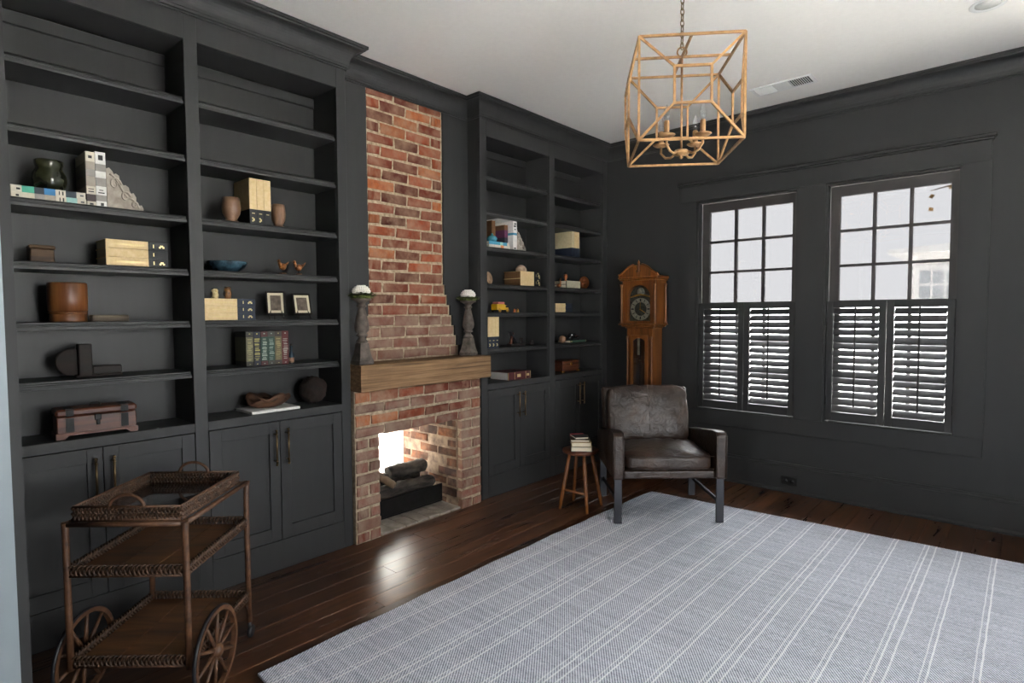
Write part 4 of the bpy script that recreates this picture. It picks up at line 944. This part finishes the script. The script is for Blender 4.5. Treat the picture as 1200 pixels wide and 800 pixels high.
dd = d.build('trunk_door', m_oak, ck); MB().box(-.058,.058,-.179,-.177,.54,1.18).build('door_glass', glass('clock_glass', (.8,.8,.8), .08), dd)
pn = MB().tube([(.02,-.09,1.2),(.02,-.09,.75)], .004, 6).build('pendulum', m_brass, ck); MB().lathe([(.001,-.006),(.04,-.004),(.046,0),(.04,.004),(.001,.006)], 22, (.02,-.09,.72), 0, True, 'y').build('bob', m_brass, pn)
for xx in (-.04,): MB().tube([(xx,-.12,1.19),(xx,-.12,1.03)], .012, 10).build('chime_weight', plain('chime_pale', '#d8cfae', .3, .5), ck)
MB().tube([(.035,-.12,1.06),(.035,-.12,1.0)], .018, 10).build('chime_weight', m_steel, ck)
for s in (-1,1): MB().lathe([(.009,.5),(.011,.52),(.008,.55),(.008,.8),(.012,.83),(.008,.86),(.008,1.15),(.012,1.18),(.01,1.2)], 10, (s*.118,-.178,0)).build('trunk_column', m_oak, ck)
for i, (e, z0, z1) in enumerate(((.14,1.27,1.283),(.165,1.283,1.298),(.185,1.298,1.312))): cb('hood_moulding', -e, e, -.175-(e-.14)*1.0-.012, 0, z0, z1, .005)
hb_ = MB(); hb_.box(-.165,-.11,-.19,0,1.312,1.69); hb_.box(.11,.165,-.19,0,1.312,1.69); hb_.box(-.11,.11,-.02,0,1.312,1.69); hb_.box(-.11,.11,-.19,-.02,1.312,1.335)
arc = [(.11*math.cos(PI*i/14), 1.545+.105*math.sin(PI*i/14)) for i in range(15)]
hb_.prism([(.11,1.69),(.11,1.545)]+arc[1:-1]+[(-.11,1.545),(-.11,1.69)], -.19, -.02, 'y'); hb_.build('hood', m_oak, ck)
arc2 = [(.109*math.cos(PI*i/16), 1.545+.1*math.sin(PI*i/16)) for i in range(17)]
dial = MB().prism([(-.109,1.335),(.109,1.335)]+arc2, -.155, -.15, 'y').build('dial', plain('dial_dark', '#1c1d1a', .4, .3, var=.4, scale=50, col2='#4a4a3e'), ck)
def annulus(r0, r1, cz, y, n=36):
    mb = MB(); vs = []; 
    for i in range(n):
        q_ = 2*PI*i/n
        for r_, yy in ((r0,y),(r1,y),(r1,y+.004),(r0,y+.004)): vs.append((r_*math.cos(q_), yy, cz+r_*math.sin(q_)))
    fs = [(i*4+j, i*4+(j+1)%4, ((i+1)%n)*4+(j+1)%4, ((i+1)%n)*4+j) for i in range(n) for j in range(4)]
    return mb.add(vs, fs)
m_silver = plain('silvered_ring', '#9a9a8c', .35, .7, var=.25, scale=60)
annulus(.06, .098, 1.44, -.16).build('chapter_ring', m_silver, dial)
nm_ = MB()
for i in range(12):
    q_ = 2*PI*i/12; nm_.M = Matrix.Translation((.079*math.sin(q_), -.1612, 1.44+.079*math.cos(q_))) @ Matrix.Rotation(q_, 4, 'Y')
    wv_ = .003 if i % 3 else .006; nm_.box(-wv_, wv_, -.0006, .0012, -.012, .012)
nm_.build('hour_marks', m_plate, dial)
hnd = MB(); hnd.prism([(-.003,1.43),(.003,1.43),(.0015,1.50),(-.0015,1.50)], -.166, -.164, 'y'); hnd.prism([(-.008,1.437),(.0,1.443),(.05,1.409),(.048,1.406)], -.168, -.166, 'y'); hnd.build('hands', m_brass, dial)
MB().lathe([(.001,-.158),(.035,-.157),(.037,-.155),(.001,-.15)], 24, (.0,0,1.59), 0, True, 'y').build('moon_disc', plain('moon_blue', '#23302f', .4, .2, col2='#8a8a78', scale=40), dial)
MB().prism([(-.1,1.54),(-.04,1.553),(0,1.56),(.04,1.553),(.1,1.54),(.1,1.55),(.045,1.566),(0,1.575),(-.045,1.566),(-.1,1.55)], -.162, -.157, 'y').build('spandrel', m_brass, dial)
for sx in (-1,1):
    for yy in (-.205,-.035):
        MB().lathe([(.013,1.312),(.015,1.325),(.009,1.34),(.012,1.36),(.010,1.45),(.011,1.55),(.009,1.62),(.013,1.645),(.015,1.66)], 12, (sx*(.165 if yy < -.1 else .178), yy if yy < -.1 else yy, 0)).build('hood_column', m_oak, ck)
cb('cornice', -.185,.185,-.215,0,1.69,1.705,.005); cb('cornice', -.195,.195,-.225,0,1.705,1.722,.006)
for s in (-1,1):
    pts = [(s*.19,1.722),(s*.19,1.74)] + [(s*(.19-.165*f), 1.74+.085*math.sin(f*PI/2)**1.6) for f in [i/10 for i in range(1,11)]] + [(s*.016,1.812),(s*.018,1.79),(s*.028,1.775),(s*.014,1.76),(s*.002,1.722)]
    MB().prism(pts, -.21, -.18, 'y').build('swan_neck', m_oak, ck)
    MB().tube([(s*(.192-.155*f), -.212, 1.744+.085*math.sin(f*PI/2)**1.6) for f in [i/10 for i in range(11)]], .008, 8).build('scroll_moulding', m_oak, ck)
MB().box(-.19,.19,-.18,-.0,1.722,1.73).build('hood_top', m_oak, ck)
MB().lathe([(.016,1.722),(.016,1.755),(.008,1.77),(.013,1.79),(.008,1.805),(.013,1.82),(.009,1.835),(.011,1.848),(.004,1.862),(.001,1.87)], 14, (0,-.195,0)).build('finial', m_oak, ck)

# ------------------------------------------------------------------ chandelier
HC = Vector((1.78, 2.607, 2.385)); s = .225; hz_ = .223
cl = thing('cage_chandelier', 'distressed gold cube cage chandelier with four candle lights', 'chandelier', HC, math.radians(36.3))
bw = .0072
def bar(p, q_, nme='cage_bar'): return MB().tube([p, q_], bw, 4).build(nme, m_gold, cl)
cor = {(a,b,c): (a*s,b*s,c*hz_) for a in (-1,1) for b in (-1,1) for c in (-1,1)}
for a in (-1,1):
    for b in (-1,1):
        bar(cor[(a,b,-1)], cor[(a,b,1)]); bar(cor[(a,-1,b)], cor[(a,1,b)]); bar(cor[(-1,a,b)], cor[(1,a,b)])
ii = .078; pp = .03
for ax in (0,1):
    for sd in (-1,1):
        inner = {}
        for a in (-1,1):
            for c in (-1,1):
                p = [0,0,0]; p[ax] = sd*(s+pp); p[1-ax] = a*ii; p[2] = c*ii; inner[(a,c)] = tuple(p)
                k_ = [0,0,0]; k_[ax] = sd; k_[1-ax] = a; k_[2] = c; bar(cor[tuple(k_)], tuple(p))
        for (u_, v_) in (((-1,-1),(1,-1)),((1,-1),(1,1)),((1,1),(-1,1)),((-1,1),(-1,-1))): bar(inner[u_], inner[v_])
bar((-s,0,hz_), (s,0,hz_)); bar((0,-s,hz_), (0,s,hz_))
MB().tube([(0,0,-hz_+.0),(0,0,hz_)], .0055, 8).build('centre_rod', m_gold, cl)
MB().tube([(.022*math.cos(i*PI/8), 0, hz_+.022+.022*math.sin(i*PI/8)) for i in range(16)], .004, 6, 0, True).build('hanging_ring', m_gold, cl)
MB().lathe([(.004,-hz_-.028),(.01,-hz_-.022),(.006,-hz_-.014),(.035,-hz_-.008),(.04,-hz_+.002),(.03,-hz_+.012),(.008,-hz_+.016)], 20).build('hub', m_gold, cl)
for i in range(4):
    q_ = PI/2*i+PI/4; ca, sa = math.cos(q_), math.sin(q_); R = .115
    P_ = lambda r_, z_: (r_*ca, r_*sa, z_)
    arm = MB().tube([P_(.03,-hz_+.002), P_(.06,-hz_-.012), P_(.09,-hz_-.006), P_(R,-hz_+.02), P_(R,-hz_+.055)], .0058, 8).build('candle_arm', m_gold, cl)
    MB().lathe([(.012,0),(.032,.006),(.04,.012),(.036,.014),(.01,.01)], 20, P_(R,-hz_+.05)).build('drip_pan', m_gold, arm)
    MB().lathe([(.0125,0),(.0125,.062),(.010,.066),(.001,.066)], 14, P_(R,-hz_+.06)).build('candle_sleeve', m_gold, arm)
    MB().lathe([(.008,0),(.0135,.012),(.0155,.028),(.012,.048),(.006,.064),(.001,.074)], 14, P_(R,-hz_+.126)).build('bulb', m_bulb, arm)
zc = hz_+.05; k = 0
ltop = CEIL-HC.z-.03
n_l = int((ltop-zc)/.026)+1
lm = None
for i in range(n_l):
    z = zc+i*(ltop-zc)/(n_l-1)
    if lm is None:
        o = MB().tube([(.0085*math.cos(j*PI/7), 0, .0175*math.sin(j*PI/7)) for j in range(14)], .0024, 6, 0, True).build('chain_link', m_bronze, cl); lm = o.data
    else: o = link('chain_link', lm, cl)
    o.location = (0,0,z); o.rotation_euler = (0,0,PI/2*(i%2)+.4)
MB().lathe([(.006,ltop-.008),(.012,ltop),(.05,ltop+.008),(.06,ltop+.02),(.06,ltop+.03)], 24).build('canopy', m_gold, cl)

# ------------------------------------------------------------------ ceiling fittings, outlet
vt = thing('ceiling_vent', 'white two-part air vent in the ceiling near the windows', 'vent', (1.715, 4.29, CEIL))
def vb(n, x0,x1,y0,y1,z0,z1,m=m_vent,c=.001): return MB().cbox(x0,x1,y0,y1,z0,z1,c).build(n,m,vt)
vb('frame', -.2,.2,-.085,-.07,-.008,0); vb('frame', -.2,.2,.07,.085,-.008,0); vb('frame', -.2,-.18,-.07,.07,-.008,0); vb('frame', .18,.2,-.07,.07,-.008,0); vb('frame', -.05,.05,-.07,.07,-.008,0)
vb('backing', .05,.18,-.07,.07,-.002,-.0005,m_ventd); vb('backing', -.18,-.05,-.07,.07,-.002,-.0005,m_pale)
for i in range(9): vb('slat', -.178,-.052,-.066+i*.0155,-.058+i*.0155,-.007,-.003)
for i in range(9): vb('slat', .056+i*.0135,.059+i*.0135,-.068,.068,-.007,-.003)
dlg = thing('recessed_light', 'small round white recessed ceiling light near the right edge', 'ceiling light', (2.83,3.896,CEIL))
MB().lathe([(.055,-.001),(.075,-.006),(.078,-.003),(.078,0),(.055,0)], 30).build('trim_ring', m_vent, dlg); MB().lathe([(.001,-.002),(.055,-.002),(.055,-.0005),(.001,-.0005)], 30).build('lens', plain('frosted_lens', '#c8c8c4', .5), dlg)
ol = thing('wall_outlet', 'black outlet plate on the baseboard below the windows', 'outlet', (1.672, D-.0165, .094))
MB().cbox(-.058,.058,-.006,0,-.033,.033,.003).build('plate', m_plate, ol)
for xx in (-.024,.024): MB().lathe([(.001,-.0085),(.015,-.0085),(.016,-.006),(.001,-.006)], 16, (xx,0,0), 0, True, 'y').build('socket', m_plate, ol)

# ------------------------------------------------------------------ wicker tea cart
e2 = Vector((-.683,.730,0)); LC, WC = .475, .41
# local frame: +x runs toward the far end along the right side, +y runs to the left side
ca_ = math.atan2(e2.y, e2.x)
ct = thing('tea_cart', 'brown rattan tea cart with two wooden shelves and spoked wheels', 'cart', (.878,.70,0), ca_)
ZTOP, Z1, Z2 = .682, .508, .185
def post(x, y, z0, top_dx=0, name='post'):
    return MB().tube([(x,y,z0),(x,y,.35),(x,y,.6),(x+top_dx*.4,y,.66),(x+top_dx,y,ZTOP+.008)], [.0115,.0115,.011,.011,.0125], 10).build(name, m_rattan, ct)
for y in (0, WC):
    post(0, y, .165); post(LC, y, .075, .012)
    MB().tube([(0,y,ZTOP),(LC,y,ZTOP)], .0095, 8).build('top_rail', m_rattan, ct)
for x in (0, LC): MB().tube([(x,0,ZTOP),(x,WC,ZTOP)], .0095, 8).build('top_rail', m_rattan, ct)
def braid(mb, p, q_, r=.013, pitch=.046, tr=.0042):
    p, q_ = Vector(p), Vector(q_); L = (q_-p).length; n = max(8, int(L/pitch*8)); d = (q_-p).normalized(); sd = d.cross(Vector((0,0,1))).normalized()
    for ph in (0, 2*PI/3, 4*PI/3):
        mb.tube([p + d*L*i/n + Vector((0,0,1))*r*1.3*math.sin(2*PI*i/8+ph) + sd*r*.55*math.sin(4*PI*i/8+2*ph) for i in range(n+1)], tr, 5)
for z in (Z1, Z2):
    for i in range(3):
        a = .006+i*(WC-.012)/3; MB().cbox(.004, LC-.004, a+.0007, a+(WC-.012)/3-.0007, z-.008, z, .0012).build('shelf_board', m_cartw, ct)
    for y in (0, WC):
        b_ = MB(); braid(b_, (.012,y,z+.012), (LC-.012,y,z+.012)); b_.build('braided_edge', m_braid, ct); MB().tube([(0,y,z-.008),(LC,y,z-.008)], .006, 6).build('shelf_rail', m_rattan, ct)
    for x in (0, LC):
        b_ = MB(); braid(b_, (x,.012,z+.012), (x,WC-.012,z+.012)); b_.build('braided_edge', m_braid, ct); MB().tube([(x,0,z-.008),(x,WC,z-.008)], .006, 6).build('shelf_rail', m_rattan, ct)
# wheels
WX, WR = .117, .16
MB().tube([(WX,-.05,WR),(WX,WC+.05,WR)], .008, 8).build('axle', m_dark, ct)
for y in (-.035, WC+.035):
    wl_ = MB()
    prof_ = [(WR-.020,-.009),(WR-.005,-.009),(WR-.005,.009),(WR-.020,.009)]
    n = 40; vs = []
    for i in range(n):
        q_ = 2*PI*i/n
        for r_, d_ in prof_: vs.append((WX+r_*math.cos(q_), y+d_, WR+r_*math.sin(q_)))
    wl_.add(vs, [(i*4+j, i*4+(j+1)%4, ((i+1)%n)*4+(j+1)%4, ((i+1)%n)*4+j) for i in range(n) for j in range(4)], 0, False)
    wh = wl_.build('wheel', m_rattan, ct)
    MB().tube([(WX+(WR-.006)*math.cos(2*PI*i/40), y, WR+(WR-.006)*math.sin(2*PI*i/40)) for i in range(40)], .0075, 8, 0, True).build('tyre', m_tyre, wh)
    MB().lathe([(.001,-.026),(.012,-.024),(.024,-.016),(.027,0),(.024,.016),(.012,.024),(.001,.026)], 18, (WX,y,WR), 0, True, 'y').build('hub', m_rattan, wh)
    for i in range(10):
        q_ = 2*PI*(i+.3)/10; MB().tube([(WX+.02*math.cos(q_),y,WR+.02*math.sin(q_)),(WX+.07*math.cos(q_),y,WR+.07*math.sin(q_)),(WX+(WR-.014)*math.cos(q_),y,WR+(WR-.014)*math.sin(q_))], [.007,.0075,.0055], 7).build('spoke', m_rattan, wh)
for y in (0, WC):
    MB().tube([(LC,y,.08),(LC,y,.055),(LC+.012,y,.045)], .007, 8).build('caster_fork', m_steel, ct)
    MB().lathe([(.001,-.009),(.022,-.009),(.026,-.005),(.026,.005),(.022,.009),(.001,.009)], 18, (LC+.014,y,.0262), 0, True, 'y').build('caster_wheel', m_tyre, ct)
    for k_ in (-1, 1): MB().tube([(LC,y,.10),(LC-.03,y,.17)], .006, 6).build('brace', m_rattan, ct)
# removable glass-bottomed tray
ty = thing('serving_tray', 'wicker serving tray with glass base and arched handles on the tea cart', 'tray', (.878,.70,ZTOP+.0100), ca_)
x0, x1, y0, y1 = .012, LC-.025, .02, WC-.02
for a, b in (((x0,y0),(x1,y0)),((x0,y1),(x1,y1)),((x0,y0),(x0,y1)),((x1,y0),(x1,y1))):
    b_ = MB(); braid(b_, (*a,.014), (*b,.014), .010, .04, .0038); braid(b_, (*a,.034), (*b,.034), .009, .04, .0038); b_.build('braided_wall', m_braid, ty); MB().tube([(*a,.003),(*b,.003)], .0075, 8).build('base_rail', m_rattan, ty)
    MB().tube([(*a,.047),(*b,.047)], .005, 8).build('rim', m_rattan, ty)
MB().box(x0,x1,y0,y1,.0,.004).build('glass_base', m_trayglass, ty)
for x in (x0, x1): MB().tube([(x, (y0+y1)/2+.06*math.cos(PI*i/12), .045+.045*math.sin(PI*i/12)) for i in range(13)], .006, 8).build('handle', m_rattan, ty)
